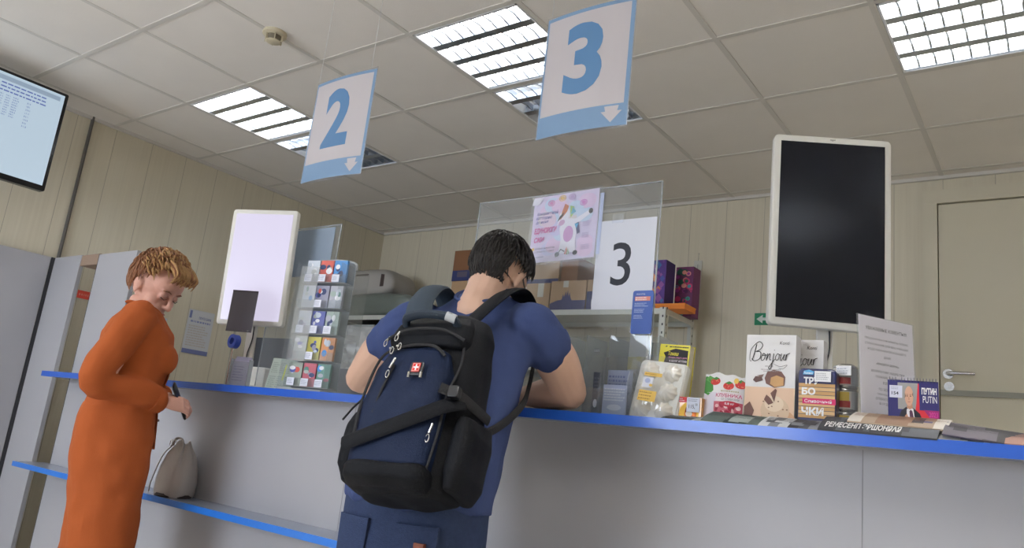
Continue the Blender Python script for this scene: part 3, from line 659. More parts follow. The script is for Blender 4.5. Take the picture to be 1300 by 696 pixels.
P.ell(.078, .056, .024, .008, RD); P.text('0,8 кг', .066, .053, .090, .0595, WHITE, .01)
P.shape([(.084, 0), (W_, .0), (W_, .018), (.09, .012)], ink(110, 20, 40))
def pillow(p):
    u_ = max(0, min(1, p[0]/W_)); v_ = max(0, min(1, p[2]/H_)); b_ = (math.sin(PI*u_)**.6)*(math.sin(PI*v_)**.6) if 0 < u_ < 1 and 0 < v_ < 1 else 0
    return (p[0], p[1]-.020*b_ if p[1] < .0005 else p[1]+.018*b_, p[2]+(.004*math.sin(u_*5)+.003*math.sin(u_*60) if v_ > .98 else 0))
subdivided(P, 12).warp(pillow).build('bag_body', t, True)
# orange tea pack
a = at(858, 494, 1.955); W_, H_ = .070, .050
t = thing('orange_packet', 'small orange and red packet with a white price tag', 'packet', (a.x, 1.957, CT+.004), R(3)); t.scale = (1.05, 1, 1.3)
P = Print(W_, H_, .03, ink(226, 160, 66, .35, 0, 1)); P.rect(0, H_*.78, W_*.45, H_, ink(192, 44, 48)); P.lines(.003, H_*.82, .026, H_*.96, 2, WHITE, .5, 1)
P.ell(.038, .018, .026, .022, ink(240, 190, 70)); P.ell(.042, .016, .016, .016, ink(222, 120, 50)); P.ell(.038, .022, .010, .011, ink(120, 40, 30)); P.ell(.038, .016, .009, .006, ink(238, 226, 210)); P.rect(0, 0, .004, H_*.78, ink(170, 40, 40))
P.build('carton', t); Q = Print(.034, .030, .0006, ink(216, 220, 234)); Q.text('115,', .006, .006, .022, .015, ink(50, 54, 70), .01); Q.text('00', .023, .013, .029, .018, ink(50, 54, 70)); Q.lines(.004, .021, .030, .028, 2, ink(120, 124, 140), .35, 2)
Q.warp(lambda p: (p[0]+.032, p[1]-.003, p[2]+.020)).build('price_tag', t)

# marshmallow tray
a = at(796, 524, 1.945); W_, H_ = .142, .178
t = thing('marshmallow_tray', 'clear film wrapped white tray of six marshmallows with yellow labels', 'food tray', (a.x+.006, 1.925, CT+.002)); t.rotation_euler = (R(-12), R(5), R(2))
FO = mat('foam_white', S(232, 232, 228), .5)
MB().rbox((0, .012, 0), (W_, .040, H_), FO, .014).rbox((.004, .008, .004), (W_-.004, .013, H_-.004), FO, .012).build('tray', t, True)
for i in range(2):
    for j in range(3):
        b_ = MB(); pr = [(.001, .030), (.008, .027), (.016, .020), (.023, .011), (.0255, .002), (.024, 0)]
        n = 40; vs = [(r_*(1+.09*math.cos(9*2*PI*k/n+z*120))*math.cos(2*PI*k/n), -z, r_*(1+.09*math.cos(9*2*PI*k/n+z*120))*math.sin(2*PI*k/n)) for r_, z in pr for k in range(n)]
        b_.add(vs, [(q_*n+k, q_*n+(k+1) % n, (q_+1)*n+(k+1) % n, (q_+1)*n+k) for q_ in range(5) for k in range(n)]+[list(range(n))], mat('marshmallow', S(244, 240, 230), .7), Matrix.Translation((.038+.066*i, .010, .034+.055*j)))
        b_.build('marshmallow', t, True)
fl = MB(); n = 18
vs = [(W_*i/n, -.026+.020*(abs(i/n-.5)*2)**4+.020*(abs(j/n-.5)*2)**4+.0035*noise.noise(Vector((i*.55, j*.3, 2))), H_*1.05*j/n) for j in range(n+1) for i in range(n+1)]
fl.add(vs, [(j*(n+1)+i, j*(n+1)+i+1, (j+1)*(n+1)+i+1, (j+1)*(n+1)+i) for j in range(n) for i in range(n)], clear('food_film', (.99, .99, .99), .09, .04, .08)); fl.build('plastic_film', t, True)
YL = ink(222, 184, 92)
for z_, h_, l_ in ((.118, .010, 1), (.046, .030, 3)):
    Q = Print(.052, h_, .0004, YL); Q.lines(.003, .002, .048, h_-.002, l_, ink(150, 110, 50), .35, l_); Q.warp(lambda p: (p[0]+.040-(.004 if z_ < .1 else 0), p[1]-.031, p[2]+z_)); Q.build('label', t)
Q = Print(.030, .030, .0004, ink(224, 226, 236)); Q.ell(.014, .020, .008, .007, ink(170, 180, 214)); Q.ell(.026, .008, .005, .004, YL); Q.warp(lambda p: (p[0]+.040, p[1]-.0305, p[2]+.084)); Q.build('label', t)

# yellow book
a = at(843, 432, 2.06)
t = thing('book', 'yellow and black paperback standing on end behind the marshmallow tray', 'book', (a.x-.012, 2.04, CT), R(-6)); t.rotation_euler.y = R(3.5)
W_, H_ = .096, .228; YE = ink(226, 212, 44, .35, 0, 1)
P = Print(W_, H_, .002, YE); P.shape([(.012, H_*.70), (.02, H_*.84), (.012, H_*.89), (.05, H_*.95), (W_-.004, H_*.93), (W_-.004, 0), (.03, 0)], ink(34, 28, 30))
P.text('Томаш', .028, H_*.86, .062, H_*.91, ink(236, 220, 70), .01, .3); P.text('Загадка старого дома', .03, H_*.82, W_-.006, H_*.85, ink(220, 150, 180), .01); P.text('и другие истории', .034, H_*.775, W_-.006, H_*.805, ink(220, 210, 220), .01)
P.lines(.03, H_*.96, W_-.004, H_*.98, 1, ink(40, 40, 40), .7, 2); P.shape([(.03, 0), (.05, H_*.6), (.08, H_*.66), (W_-.004, H_*.4), (W_-.004, 0)], ink(112, 146, 170)); P.shape([(.014, H_*.965), (.022, H_*.965), (.022, H_*.985)], ink(40, 40, 40))
P.build('front_cover', t); MB().box((.001, .002, .003), (W_-.002, .030, H_-.003), mat('paper_block', S(222, 214, 188), .8, bump=.5, bscale=4, stretch=(1, 300, 1))).build('page_block', t); MB().box((0, .030, 0), (W_, .032, H_), YE).box((-.0015, 0, 0), (0, .032, H_), YE).build('rear_cover', t)

# acrylic brochure holder
a = at(752, 522, 1.975); b = at(806, 522, 1.975)
t = thing('brochure_holder', 'clear acrylic brochure holder with sloping sides beside the marshmallow tray', 'brochure holder', (a.x+.006, 1.905, CT), R(0)); W_ = b.x-a.x
side = [(0, 0), (0, .10), (.03, .165), (.055, .178), (.10, .182), (.10, 0)]
def holder_side(x):
    m_ = MB(); n = len(side); m_.add([(x, p[0], p[1]) for p in side]+[(x+.0025, p[0], p[1]) for p in side], [list(range(n)), list(range(n, 2*n))]+[(i, (i+1) % n, n+(i+1) % n, n+i) for i in range(n)], ACR); return m_
for x in (0, .045, W_-.0025): holder_side(x).build('side_plate', t)
MB().box((0, 0, 0), (W_, .1, .003), ACR).box((0, .098, 0), (W_, .1, .18), ACR).box((0, -.002, 0), (W_, 0, .075), ACR).build('tray', t)
cards = [(.050, .050, .028, 166, 176, 206), (.050, .028, .062, 176, 182, 200), (.010, .04, .05, 128, 136, 160)]
for k in range(3):
    t2 = thing('leaflet', ['pale blue patterned leaflet at the front of the acrylic brochure holder', 'grey leaflet standing in the middle of the acrylic brochure holder', 'dark edged leaflet at the left side of the acrylic brochure holder'][k], 'leaflet', (a.x+.006+(.052, .050, .012)[k], 1.905+(.022, .045, .03)[k], CT+.004), 0, 'leaflets in the brochure holder')
    w_ = (W_-.062, W_-.058, .022)[k]; h_ = (.085, .130, .120)[k]
    P = Print(w_, h_, .0015, ink(*[(168, 178, 208), (136, 146, 172), (70, 76, 92)][k])); P.lines(.004, h_*.45, w_-.004, h_*.9, 5, ink(*[(220, 224, 238), (90, 100, 140), (120, 130, 150)][k]), .5, k)
    P.ell(w_*.5, h_*.25, w_*.3, h_*.1, ink(210, 214, 232)); P.build('printed_sheet', t2)

# clear divider organiser behind the screen
a = at(690, 470, 2.22); b = at(838, 470, 2.22); W_ = b.x-a.x
t = thing('clear_organiser', 'clear plastic divided organiser standing behind the acrylic screen', 'organiser', (a.x, 2.2, CT)); h_ = at(770, 427, 2.22).z-CT
MB().box((0, 0, 0), (W_, .14, .003), ACR).box((0, .138, 0), (W_, .14, h_), ACR).box((0, 0, 0), (W_, .002, h_*.98), ACR).build('box_shell', t)
for k in range(6): MB().box((W_*k/5-.0012 if k else 0, .0, 0), (W_*k/5+.0012 if k else .0024, .14, h_), EDG).build('divider', t)
Q = Print(.022, .009, .0004, ink(210, 210, 214)).warp(lambda p: (p[0]+W_*.47, p[1]-.001, p[2]+h_*.80)); Q.build('label', t)
# seed packet and plastic bottle behind
a = at(809, 455, 2.12)
t = thing('seed_packet', 'tall clear packet with a yellow band and dark seeds behind the acrylic screen', 'packet', (a.x, 2.12, CT))
W_ = .058; top = at(805, 405, 2.12).z-CT
prof = [(-W_/2, 0), (-W_/2-.002, top*.62), (-W_/2, top*.86), (-.012, top*.98), (.010, top), (W_/2-.004, top*.9), (W_/2, top*.6), (W_/2, 0)]
MB().prism(prof, 0, .018, clear('packet_film', (.93, .92, .82), .08, .80, .15)).build('film_packet', t)
MB().box((-W_/2-.002, -.0015, top*.50), (W_/2, -.0008, top*.62), ink(206, 196, 120)).build('yellow_band', t)
sd = MB(); rg = random.Random(9)
for k in range(70): sd.ball((rg.uniform(-.008, .022), -.001-rg.uniform(0, .001), rg.uniform(top*.22, top*.48)), (.003, .0015, .0045), ink(*rg.choice([(40, 40, 40), (90, 90, 86), (150, 148, 140)])), 6)
o = sd.build('seeds', t, True); o['kind'] = 'stuff'

# newspapers and magazines fanned along the counter edge
def magazine(x, Y, w_, d_, rz, tilt, lift, cols, label, txt=None, roll=0, band=None, curl=.012):
    """glossy sheet lying on the counter: rear edge raised on its neighbours, front edge drooping"""
    t = thing('magazine', label, 'magazine', (x, Y, CT), rz, 'newspapers and magazines along the counter edge')
    P = Print(w_, d_, .003, ink(*cols[0])); rg = random.Random(int(x*1000)); 
    n = 7; xx = 0
    for k in range(n):
        nx = w_*(k+1)/n; P.rect(xx, 0, nx, d_, ink(*rg.choice(cols))); xx = nx
    for k in range(5):
        x1_ = rg.uniform(0, w_*.8); P.rect(x1_, rg.uniform(0, d_*.4), x1_+rg.uniform(.01, w_*.25), d_*rg.uniform(.45, .9), ink(*rg.choice(cols)))
    P.lines(.006, d_*.45, w_-.006, d_*.9, 5, ink(*cols[-1]), .3, int(x*77))
    if txt: P.text(txt, w_*.05, .012, w_*.70, .040, ink(226, 226, 226), .03)
    if band: P.rect(0, 0, w_*.3, .028, ink(*band))
    for k in range(1, 8):      # cut for the bend
        pass
    subd(P, w_, d_, 6)
    def fn(p):
        s = p[2]; th = math.sin(tilt); z = lift+s*th-curl*(1-min(1, s/.05))**2*.6+p[0]*roll
        return (p[0], s*math.cos(tilt)-.003, z-p[1])
    P.warp(fn); P.build('printed_pages', t, True)
    return t
G = [(56, 74, 70), (70, 86, 84), (112, 122, 118), (30, 36, 38), (160, 166, 164)]
B1 = [(40, 42, 48), (120, 124, 130), (200, 202, 204), (70, 72, 80)]
C1 = [(170, 150, 130), (90, 84, 120), (214, 208, 200), (60, 56, 60), (150, 120, 100)]
mags = [(835, .20, .15, -2, 7, .004, G, 'dark green newspaper under the marshmallow tray corner, leftmost of the fan', None, 0),
        (862, .20, .14, 4, 6, .009, G, 'dark green folded newspaper in front of the orange packet', None, -.03),
        (888, .20, .15, -3, 8, .010, [(150, 160, 156), (90, 104, 100), (46, 60, 58)], 'pale edged green newspaper below the strawberry sweets bag', None, -.04),
        (930, .17, .14, 3, 7, .006, G, 'grey green newspaper below the front biscuit box', None, -.02),
        (962, .16, .14, -4, 7, .008, B1, 'black and white newspaper below the biscuit box right side', None, -.03),
        (1000, .16, .14, 5, 7, .006, B1, 'black and white folded newspaper below the wafer roll pack', None, 0),
        (1040, .24, .15, -1, 12, .010, [(48, 50, 56), (60, 62, 68), (84, 88, 94)], 'grey magazine with white block capitals below the tins', 'РЕМЕСЕНП ЭРШОНЯАЯ', -.01),
        (1072, .20, .15, -2, 6, .036, C1, 'purple and beige magazine lying above the block capital one', None, -.03),
        (1118, .17, .14, 2, 6, .010, [(176, 160, 140), (120, 110, 104), (205, 200, 190)], 'beige magazine in front of the desk calendar', None, -.03),
        (1150, .20, .14, -3, 5, .004, B1, 'grey magazine right of the desk calendar', None, 0),
        (1196, .25, .15, -2, 9, .020, [(52, 46, 66), (40, 38, 48), (90, 84, 96), (30, 28, 34)], 'dark glossy magazine with a raised left corner, towards the right edge', None, -.10),
        (1236, .24, .14, 2, 6, .004, [(40, 38, 60), (120, 118, 124), (70, 66, 84)], 'dark magazine lying flat near the right end of the fan', None, 0),
        (1275, .24, .15, -3, 6, .010, [(150, 110, 96), (120, 116, 120), (60, 58, 70)], 'brownish magazine at the right end of the fan', None, 0)]
for k, (xp, w_, d_, rz, ti, lf, cols, lab, txt, ro) in enumerate(mags):
    p = at(xp, 545, 1.845); magazine(p.x, (1.832 if txt else 1.872 if cols is C1 else 1.840+.004*(k % 3)), w_, .085, R(rz*.4), R(ti+(2 if cols is G else 8)), lf*(.5 if cols is G else 1), cols, lab, txt, ro)

# ------------------------------------------------------------ wares on the left counter
# tower display of cards and small goods
a = at(366, 498, 1.90); b = at(430, 500, 1.90)
t = thing('display_tower', 'tall clear acrylic display tower crowded with cards and price tags', 'display stand', ((a.x+b.x)/2-.115, 2.0, CT), R(12))
w2 = .108; h_ = .535
MB().box((-w2, -.10, 0), (w2, .10, .012), EDG).build('base', t)
for s, x in ((0, -w2), (1, w2)): MB().box((x-.0015, -.095, .01), (x+.0015, .095, h_-.02), ACR).build('side_plate', t)
MB().box((-w2, -.001, .01), (w2, .001, h_), EDG).build('back_plate', t)
top = MB(); top.tube(spline([(-w2, 0, h_-.03), (-w2+.01, 0, h_), (0, 0, h_+.012), (w2-.01, 0, h_), (w2, 0, h_-.03)]), .006, EDG, 8).build('top_bow', t, True)
cols = [[(206, 214, 226), (214, 96, 84), (70, 140, 205)], [(196, 204, 216), (150, 150, 172), (176, 178, 190)], [(188, 196, 208), (92, 100, 170), (160, 176, 170)], [(176, 184, 180), (200, 190, 90), (210, 140, 90)], [(160, 170, 160), (190, 90, 110), (90, 140, 130)]]
kk = 0
for row in range(5):
    z_ = .020+.105*(4-row)
    MB().box((-w2, -.060, z_), (w2, -.001, z_+.003), EDG).box((-w2, -.0615, z_), (w2, -.060, z_+.035), ACR).build('pocket', t)
    for c_i in range(3):
        kk += 1
        P = Print(.062, .092, .012, ink(*cols[row][c_i], .3, 0, 1)); rg = random.Random(kk)
        for q_ in range(5): P.ell(rg.uniform(.01, .05), rg.uniform(.03, .08), rg.uniform(.006, .016), rg.uniform(.006, .014), ink(*rg.choice(cols[(row+q_) % 5]+[(236, 236, 240), (60, 70, 110)])), 10)
        P.warp(lambda p: (p[0]-w2+.006+c_i*.068, p[1]-.045+rg.uniform(0, 0), p[2]+z_+.004))
        P.build('goods_card', t)
        if (row+c_i) % 2 == 0 or c_i == 1:
            Q = Print(.036, .030, .0005, ink(226, 228, 240)); Q.lines(.004, .006, .032, .025, 3, ink(120, 124, 150), .35, kk); Q.warp(lambda p: (p[0]-w2+.016+c_i*.068, p[1]-.064, p[2]+z_+.004)); Q.build('price_tag', t)
MB().box((-.112, -.0665, .12), (-.02, -.0655, h_-.03), clear('shiny_film', (.97, .98, 1), .12, .12, .14)).build('film_cover', t)
# desk calendar green
a = at(334, 492, 1.95); t = thing('price_calendar', 'pale green tear-off calendar with a yellow marker strip on the left counter', 'calendar', (a.x, 1.955, CT), R(18))
W_, H_ = .125, .135; P = Print(W_, H_, .003, ink(172, 182, 172)); gd = ink(120, 132, 122)
for i in range(3):
    for j in range(2): P.lines(.008+.038*i, .012+.060*j, .040+.038*i, .062+.058*j, 6, gd, .45, i+3*j)
P.rect(.070, .045, .076, .11, ink(206, 206, 60)); P.warp(lambda p: (p[0], p[1]+.22*p[2], p[2])).build('printed_sheet', t)
MB().box((0, 0, 0), (W_, .003, H_*.97), ink(140, 150, 142)).warp(lambda p: (p[0], p[1]+.085-.35*p[2], p[2])).build('easel_back', t)
# white box printer
a = at(304, 490, 2.10); t = thing('label_printer', 'squat white desk printer below the glowing display', 'printer', (at(303, 490, 2.27).x, 2.27, CT), R(8))
MB().rbox((0, 0, 0), (.16, .13, .125), PLASTIC_W, .014).build('housing', t, True); MB().box((.02, -.003, .02), (.14, .001, .032), DARKG).build('paper_slot', t); MB().box((.03, -.02, .033), (.13, .0, .034), WHITE).build('paper', t)
# clear stand with rolled forms
a = at(288, 488, 1.93); t = thing('form_holder', 'clear holder of lilac blank forms at the left end of the wares', 'form holder', (a.x, 1.93, CT), R(25))
MB().box((0, -.002, 0), (.085, 0, .11), ACR).box((0, .03, 0), (.085, .032, .13), ACR).box((0, 0, 0), (.085, .03, .003), ACR).box((-.002, 0, 0), (0, .032, .12), EDG).box((.085, 0, 0), (.087, .032, .12), EDG).build('holder', t)
for k in range(4): Print(.074, .105+.008*k, .002, ink(206-6*k, 204-6*k, 226-4*k)).lines(.01, .02, .06, .09, 6, ink(140, 140, 180), .3, k).warp(lambda p: (p[0]+.005, p[1]+.004+.006*k+.05*p[2], p[2]+.004)).build('form', t)
# dark printed sheet in front of the lit display
a = at(291, 366, 1.90); b = at(325, 364, 1.90); c_ = at(284, 438, 1.90)
t = thing('photo_sheet', 'dark sheet of small grey pictures hanging over the lower left of the glowing display', 'sheet', (a.x-.012, 1.93, a.z-.185), R(22)); W_ = .128; H_ = .185
P = Print(W_, H_, .001, ink(84, 80, 88)); rg = random.Random(4)
for i in range(5):
    for j in range(5): P.ell(.014+.024*i, .018+.036*j, .009, .013, ink(*[rg.randint(100, 150)]*3), 10)
P.rect(0, H_-.006, W_, H_, ink(60, 50, 60)); P.warp(lambda p: (p[0], p[1]+.010*math.sin(p[2]/H_*PI), p[2])).build('printed_sheet', t)
MB().box((.04, .003, -.10-(a.z-.185-CT-.10)), (.05, .006, .02), ACR).build('support_strip', t)
a = at(295, 433, 1.90); t = thing('tape_roll', 'blue round tape roll leaning below the dark picture sheet', 'tape roll', (a.x-.005, 1.90, a.z), 0)
m_ = MB(); n = 28
vs = []; 
for y in (0, .026):
    for r1 in (.016, .030): vs += [(r1*math.cos(2*PI*k/n), y, r1*math.sin(2*PI*k/n)) for k in range(n)]
m_.add(vs, [(k, (k+1) % n, n+(k+1) % n, n+k) for k in range(n)]+[(2*n+k, 3*n+k, 3*n+(k+1) % n, 2*n+(k+1) % n) for k in range(n)]+[(n+k, n+(k+1) % n, 3*n+(k+1) % n, 3*n+k) for k in range(n)]+[(k, 2*n+k, 2*n+(k+1) % n, (k+1) % n) for k in range(n)], ink(52, 72, 160, .3)); m_.build('tape', t, True)
MB().tube([(0, .013, -.012), (0, .013, -(a.z-CT))], .004, STEEL, 8).lathe([(.03, -(a.z-CT)), (.03, -(a.z-CT)+.005), (.005, -(a.z-CT)+.008)], STEEL, 16, Matrix.Translation((0, .013, 0))).build('holder_stem', t, True)
# clerk equipment behind the left screen
def clerk_monitor(x, Y, z_, w_, h_, rz, label):
    t = thing('computer_monitor', label, 'monitor', (x, Y, CT), rz)
    MB().rbox((-w_/2, 0, z_), (w_/2, .03, z_+h_), mat('monitor_back', (.035, .038, .045), .4), .01).build('housing', t, True)
    MB().box((-.03, .03, .01), (.03, .05, z_+.1), mat('monitor_back', (.035, .038, .045), .4)).build('stand_column', t); MB().box((-.1, -.06, 0), (.1, .09, .01), mat('monitor_back', (.035, .038, .045), .4)).build('stand_base', t)
p = at(352, 432, 2.47); clerk_monitor(p.x, 2.47, .10, .36, .20, R(6), 'dark clerk monitor seen from behind, below the glowing display')
p = at(300, 455, 2.5)
t = thing('filing_cabinet', 'dark grey filing cabinet behind the left end of the counter', 'cabinet', (-3.95, 3.25, 0), R(0))
GC = mat('cabinet_grey', S(112, 114, 120), .45)
MB().box((-.35, 0, 0), (.55, .45, 1.32), GC).build('body', t)
for k in range(4):
    dr = MB().box((-.34, -.012, .03+.32*k), (.54, 0, .33+.32*k), GC).build('drawer', t); MB().tube([(.0, -.02, .2+.32*k), (.0, -.035, .2+.32*k), (.16, -.035, .2+.32*k), (.16, -.02, .2+.32*k)], .005, STEEL, 8).build('handle', dr, True)

# ------------------------------------------------------------ back of the room: racks and their load
RK = mat('rack_grey', S(212, 214, 206), .45)
def rack(x0, x1, y0, y1, levels, label, holes=True, shelfmat=None):
    t = thing('shelving_rack', label, 'rack', (x0, y0, 0), 0); W1 = x1-x0; D1 = y1-y0; H1 = levels[-1]
    hm = DARKG
    for (x, sx) in ((0, 1), (W1, -1)):
        for (y, sy) in ((0, 1), (D1, -1)):
            m_ = MB().box((min(x, x+sx*.04), min(y, y+sy*.002), 0), (max(x, x+sx*.04), max(y, y+sy*.002), H1+.005), RK).box((min(x, x+sx*.002), min(y, y+sy*.04), 0), (max(x, x+sx*.002), max(y, y+sy*.04), H1+.005), RK)
            if y == 0:
                z_ = .06
                while z_ < H1: m_.box((x+sx*.018-.004, -.0006, z_), (x+sx*.018+.004, .0001, z_+.014), hm); z_ += .05
            if x == W1:
                z_ = .06
                while z_ < H1: m_.box((W1-.0001, y+sy*.018-.004, z_), (W1+.0006, y+sy*.018+.004, z_+.014), hm); z_ += .05
            m_.build('upright', t)
    for z_ in levels: MB().box((.002, .002, z_-.035), (W1-.002, .004, z_), RK).box((.002, D1-.004, z_-.035), (W1-.002, D1-.002, z_), RK).box((.002, .002, z_-.035), (.004, D1-.002, z_), RK).box((W1-.004, .002, z_-.035), (W1-.002, D1-.002, z_), RK).box((.004, .004, z_-.004), (W1-.004, D1-.004, z_), shelfmat or RK).build('shelf', t)
    return t
RZ = 1.865
rack(-4.02, -1.932, 4.10, 4.52, (.15, .60, 1.05, 1.50, RZ), 'grey slotted angle rack with cardboard boxes behind the acrylic screen')
rack(-4.96, -4.06, 4.08, 4.52, (.15, .60, 1.30, 1.84), 'dark shelved corner rack carrying the sacks behind the man', shelfmat=mat('shelf_black', (.02, .02, .022), .5))
CARD = mat('cardboard', S(178, 146, 112), .8, var=.06, vscale=6); CARDD = mat('cardboard_dark', S(132, 92, 62), .8, var=.06, vscale=6); NAVY = ink(44, 54, 104, .6)
def carton(x0, x1, zt, zb, Y, D_, label, m_, blue=None, tape=None, white=None, cell=False):
    W_ = x1-x0; H_ = zt-zb
    t = thing('cardboard_box', label, 'box', (x0, Y, zb), 0, 'cardboard boxes on the grey rack')
    P = Print(W_, H_, D_, m_)
    if blue == 'skyline':
        P.shape([(0, 0), (W_, 0), (W_, H_*.34), (W_*.62, H_*.34), (W_*.58, H_*.44), (W_*.55, H_*.62), (W_*.52, H_*.46), (W_*.50, H_*.70), (W_*.46, H_*.48), (W_*.44, H_*.66), (W_*.40, H_*.45), (W_*.36, H_*.55), (W_*.33, H_*.36), (W_*.2, H_*.34), (0, H_*.24)], NAVY)
    elif blue: P.rect(0, 0, W_, H_*blue, NAVY)
    if cell: P.rect(W_*.12, H_*.12, W_*.36, H_*.30, ink(90, 84, 100)); P.shape([(W_*.6, H_*.38), (W_, H_*.7), (W_, 0), (W_*.6, 0)], NAVY)
    P.build('carton', t)
    MB().box((-.0005, -.0012, H_-.003), (W_+.0005, D_+.001, H_+.0008), m_).build('lid_flap', t)
    if tape: Q = MB().box((tape[0]*W_, -.0022, tape[1]*H_), (tape[2]*W_, -.0014, H_+.0005), ink(200, 196, 184)).build('packing_tape', t)
    if white: Q = Print((white[2]-white[0])*W_, (white[3]-white[1])*H_, .0004, WHITE).lines(.005, .005, (white[2]-white[0])*W_-.005, (white[3]-white[1])*H_-.005, 3, ink(120, 120, 120), .3, 2).warp(lambda p: (p[0]+white[0]*W_, p[1]-.0022, p[2]+white[1]*H_)).build('label', t)
    return t
def X4(x, y=380, Y=4.14): return at(x, y, Y).x
zt = RZ+.20
carton(X4(668), X4(698), zt-.01, RZ, 4.13, .34, 'plain cardboard box on the rack beside the man, with a strip of tape', CARD, None, (.5, .5, .75))
carton(X4(699.5), X4(744), zt, RZ, 4.13, .34, 'cardboard box with a dark blue skyline print on the rack', CARD, 'skyline', (.35, .78, .50))
carton(X4(745.5), X4(790), zt, RZ, 4.13, .34, 'cardboard box with a blue band and white label, partly behind the 3 sheet', CARD, .62, None, (.15, .12, .6, .36))
carton(X4(655), X4(700), zt+.19, zt+.002, 4.20, .28, 'cardboard box with a blue band, stacked behind the man glasses', CARD, .2)
carton(X4(703), X4(724), zt+.18, zt+.003, 4.20, .26, 'small darker brown box stacked on the skyline box', CARDD)
zl = at(585, 357, 4.15).z; zu = at(585, 319, 4.15).z
carton(X4(571), X4(622), zl-.003, RZ, 4.14, .30, 'lower cardboard box left of the man head, mostly hidden by his shoulder', CARD, None, (.4, .55, .6))
carton(X4(570), X4(624), zu, zl, 4.14, .30, 'brown and navy cardboard box left of the man head, topmost of its stack', CARDD, .34, (.45, .62, .62), None, True)
for k, (x, w_, lv, h_) in enumerate(((-2.5, .42, 1.05, .26), (-2.95, .40, 1.05, .30), (-3.5, .42, 1.05, .25))):
    carton(x, x+w_, lv+h_, lv, 4.16, .32, ['cardboard box on the middle shelf seen past the man elbow', 'taller cardboard box on the middle shelf behind the man', 'cardboard box at the left of the middle rack shelf'][k], CARD)
# gift bags and orange box
def giftbag(x0, x1, zb, zt_, Y, D_, base, cols, label, side=None, seed=1):
    W_ = x1-x0; H_ = zt_-zb; t = thing('gift_bag', label, 'gift bag', (x0, Y, zb), 0, 'gift bags on the rack')
    P = Print(W_, H_, D_, ink(*(side or base))); P.rect(0, 0, W_, H_, ink(*base)); rg = random.Random(seed)
    for k in range(34):
        cx_, cz_ = rg.uniform(.02, .98)*W_, rg.uniform(.03, .97)*H_; s_ = rg.uniform(.012, .03)
        s_ = min(s_, cx_, W_-cx_, cz_, H_-cz_)
        if s_ < .004: continue
        c1 = ink(*rg.choice(cols))
        if side: P.shape([(cx_, cz_-s_), (cx_+s_*.8, cz_), (cx_, cz_+s_), (cx_-s_*.8, cz_)], c1)
        else: P.ell(cx_, cz_, s_, s_*.9, c1, 14)
        if not side and k % 2: P.ell(cx_, cz_, s_*.6, s_*.55, ink(*rg.choice(cols)), 12)
    P.build('paper_body', t)
p1 = at(826, 335, 4.16); p2 = at(848, 335, 4.16)
t = thing('orange_box', 'flat orange box under the purple gift bag at the rack end', 'box', (at(832, 388, 4.13).x, 4.13, RZ)); MB().box((0, 0, 0), (.19, .16, .028), ink(226, 128, 36)).build('body', t); MB().box((-.002, -.002, .024), (.192, .162, .034), ink(232, 140, 44)).build('lid', t)
giftbag(p1.x, p2.x, RZ+.036, at(845, 331, 4.16).z, 4.14, .13, (92, 60, 140), [(70, 110, 170), (120, 70, 150), (226, 130, 60), (80, 90, 170), (150, 90, 160), (60, 50, 130)], 'purple gift bag with blue and orange diamonds, beside the 3 sheet', (66, 44, 110), 3)
p3 = at(859, 340, 4.36); p4 = at(881, 340, 4.36)
giftbag(p3.x, p4.x, RZ+.002, at(870, 339, 4.36).z, 4.36, .11, (110, 50, 96), [(200, 60, 110), (60, 140, 110), (226, 150, 140), (70, 150, 160), (90, 40, 90), (40, 90, 80), (150, 60, 140)], 'pink and green dotted gift bag at the far end of the rack', None, 8)
# sacks on the corner rack
def sack(c0, sx, sy, sz, m_, label, seed, rz=0, prints=False):
    t = thing('sack', label, 'sack', c0, rz, 'sacks on the corner rack')
    m1 = MB(); n = 40; h = 20; vs = []
    for i in range(h+1):
        th = PI*i/h
        for k in range(n):
            a = 2*PI*k/n; f_ = lambda v, e: math.copysign(abs(v)**e, v)
            x = sx*f_(math.sin(th), .45)*f_(math.cos(a), .35); y = sy*f_(math.sin(th), .45)*f_(math.sin(a), .35); z = sz*f_(math.cos(th), .7)
            d_ = 1+.10*noise.noise(Vector((x*7+seed, y*7, z*9))); z = z*d_*(1-.25*(abs(x)/sx)**3)
            vs.append((x*d_, y*d_, max(0, z+sz*.75)))
    m1.add(vs, [(i*n+k, i*n+(k+1) % n, (i+1)*n+(k+1) % n, (i+1)*n+k) for i in range(h) for k in range(n)], m_)
    o = m1.build('sack_body', t, True)
    if prints:
        o.data.materials.append(ink(70, 58, 56))
        for p in o.data.polygons:
            c = p.center
            if c.y < 0 and p.normal.y < -.2 and noise.noise(Vector((c.x*16, c.z*22, 5))) > .22 and abs(c.x) < sx*.6: p.material_index = 1
    return t
SK1 = mat('sack_white', S(170, 166, 160), .5, bump=.4, bscale=25); SK2 = mat('sack_grey_green', S(112, 120, 114), .35, bump=.4, bscale=25)
sack((-4.48, 4.28, 1.842), .43, .19, .115, SK2, 'grey green plastic sack lying across the corner rack, below the printed one', 2)
sack((-4.60, 4.30, 2.025), .27, .17, .13, SK1, 'white sack with dark print, topmost on the corner rack', 9, R(4), True)
t = thing('foil_sack', 'shiny silver white mailing sack on the lower shelf of the corner rack', 'sack', (-4.52, 4.24, 1.302))
m1 = MB(); n = 26
vs = [(.39*(i/n-.5)*2, -.10+.035*noise.noise(Vector((i*.5, j*.5, 1)))-.05*math.sin(PI*j/n), .47*j/n) for j in range(n+1) for i in range(n+1)]+[(.39*(i/n-.5)*2, .12, .47*j/n) for j in range(n+1) for i in range(n+1)]
q_ = (n+1)**2; fs = [(j*(n+1)+i, j*(n+1)+i+1, (j+1)*(n+1)+i+1, (j+1)*(n+1)+i) for j in range(n) for i in range(n)]; fs += [[a_+q_ for a_ in f_][::-1] for f_ in fs]
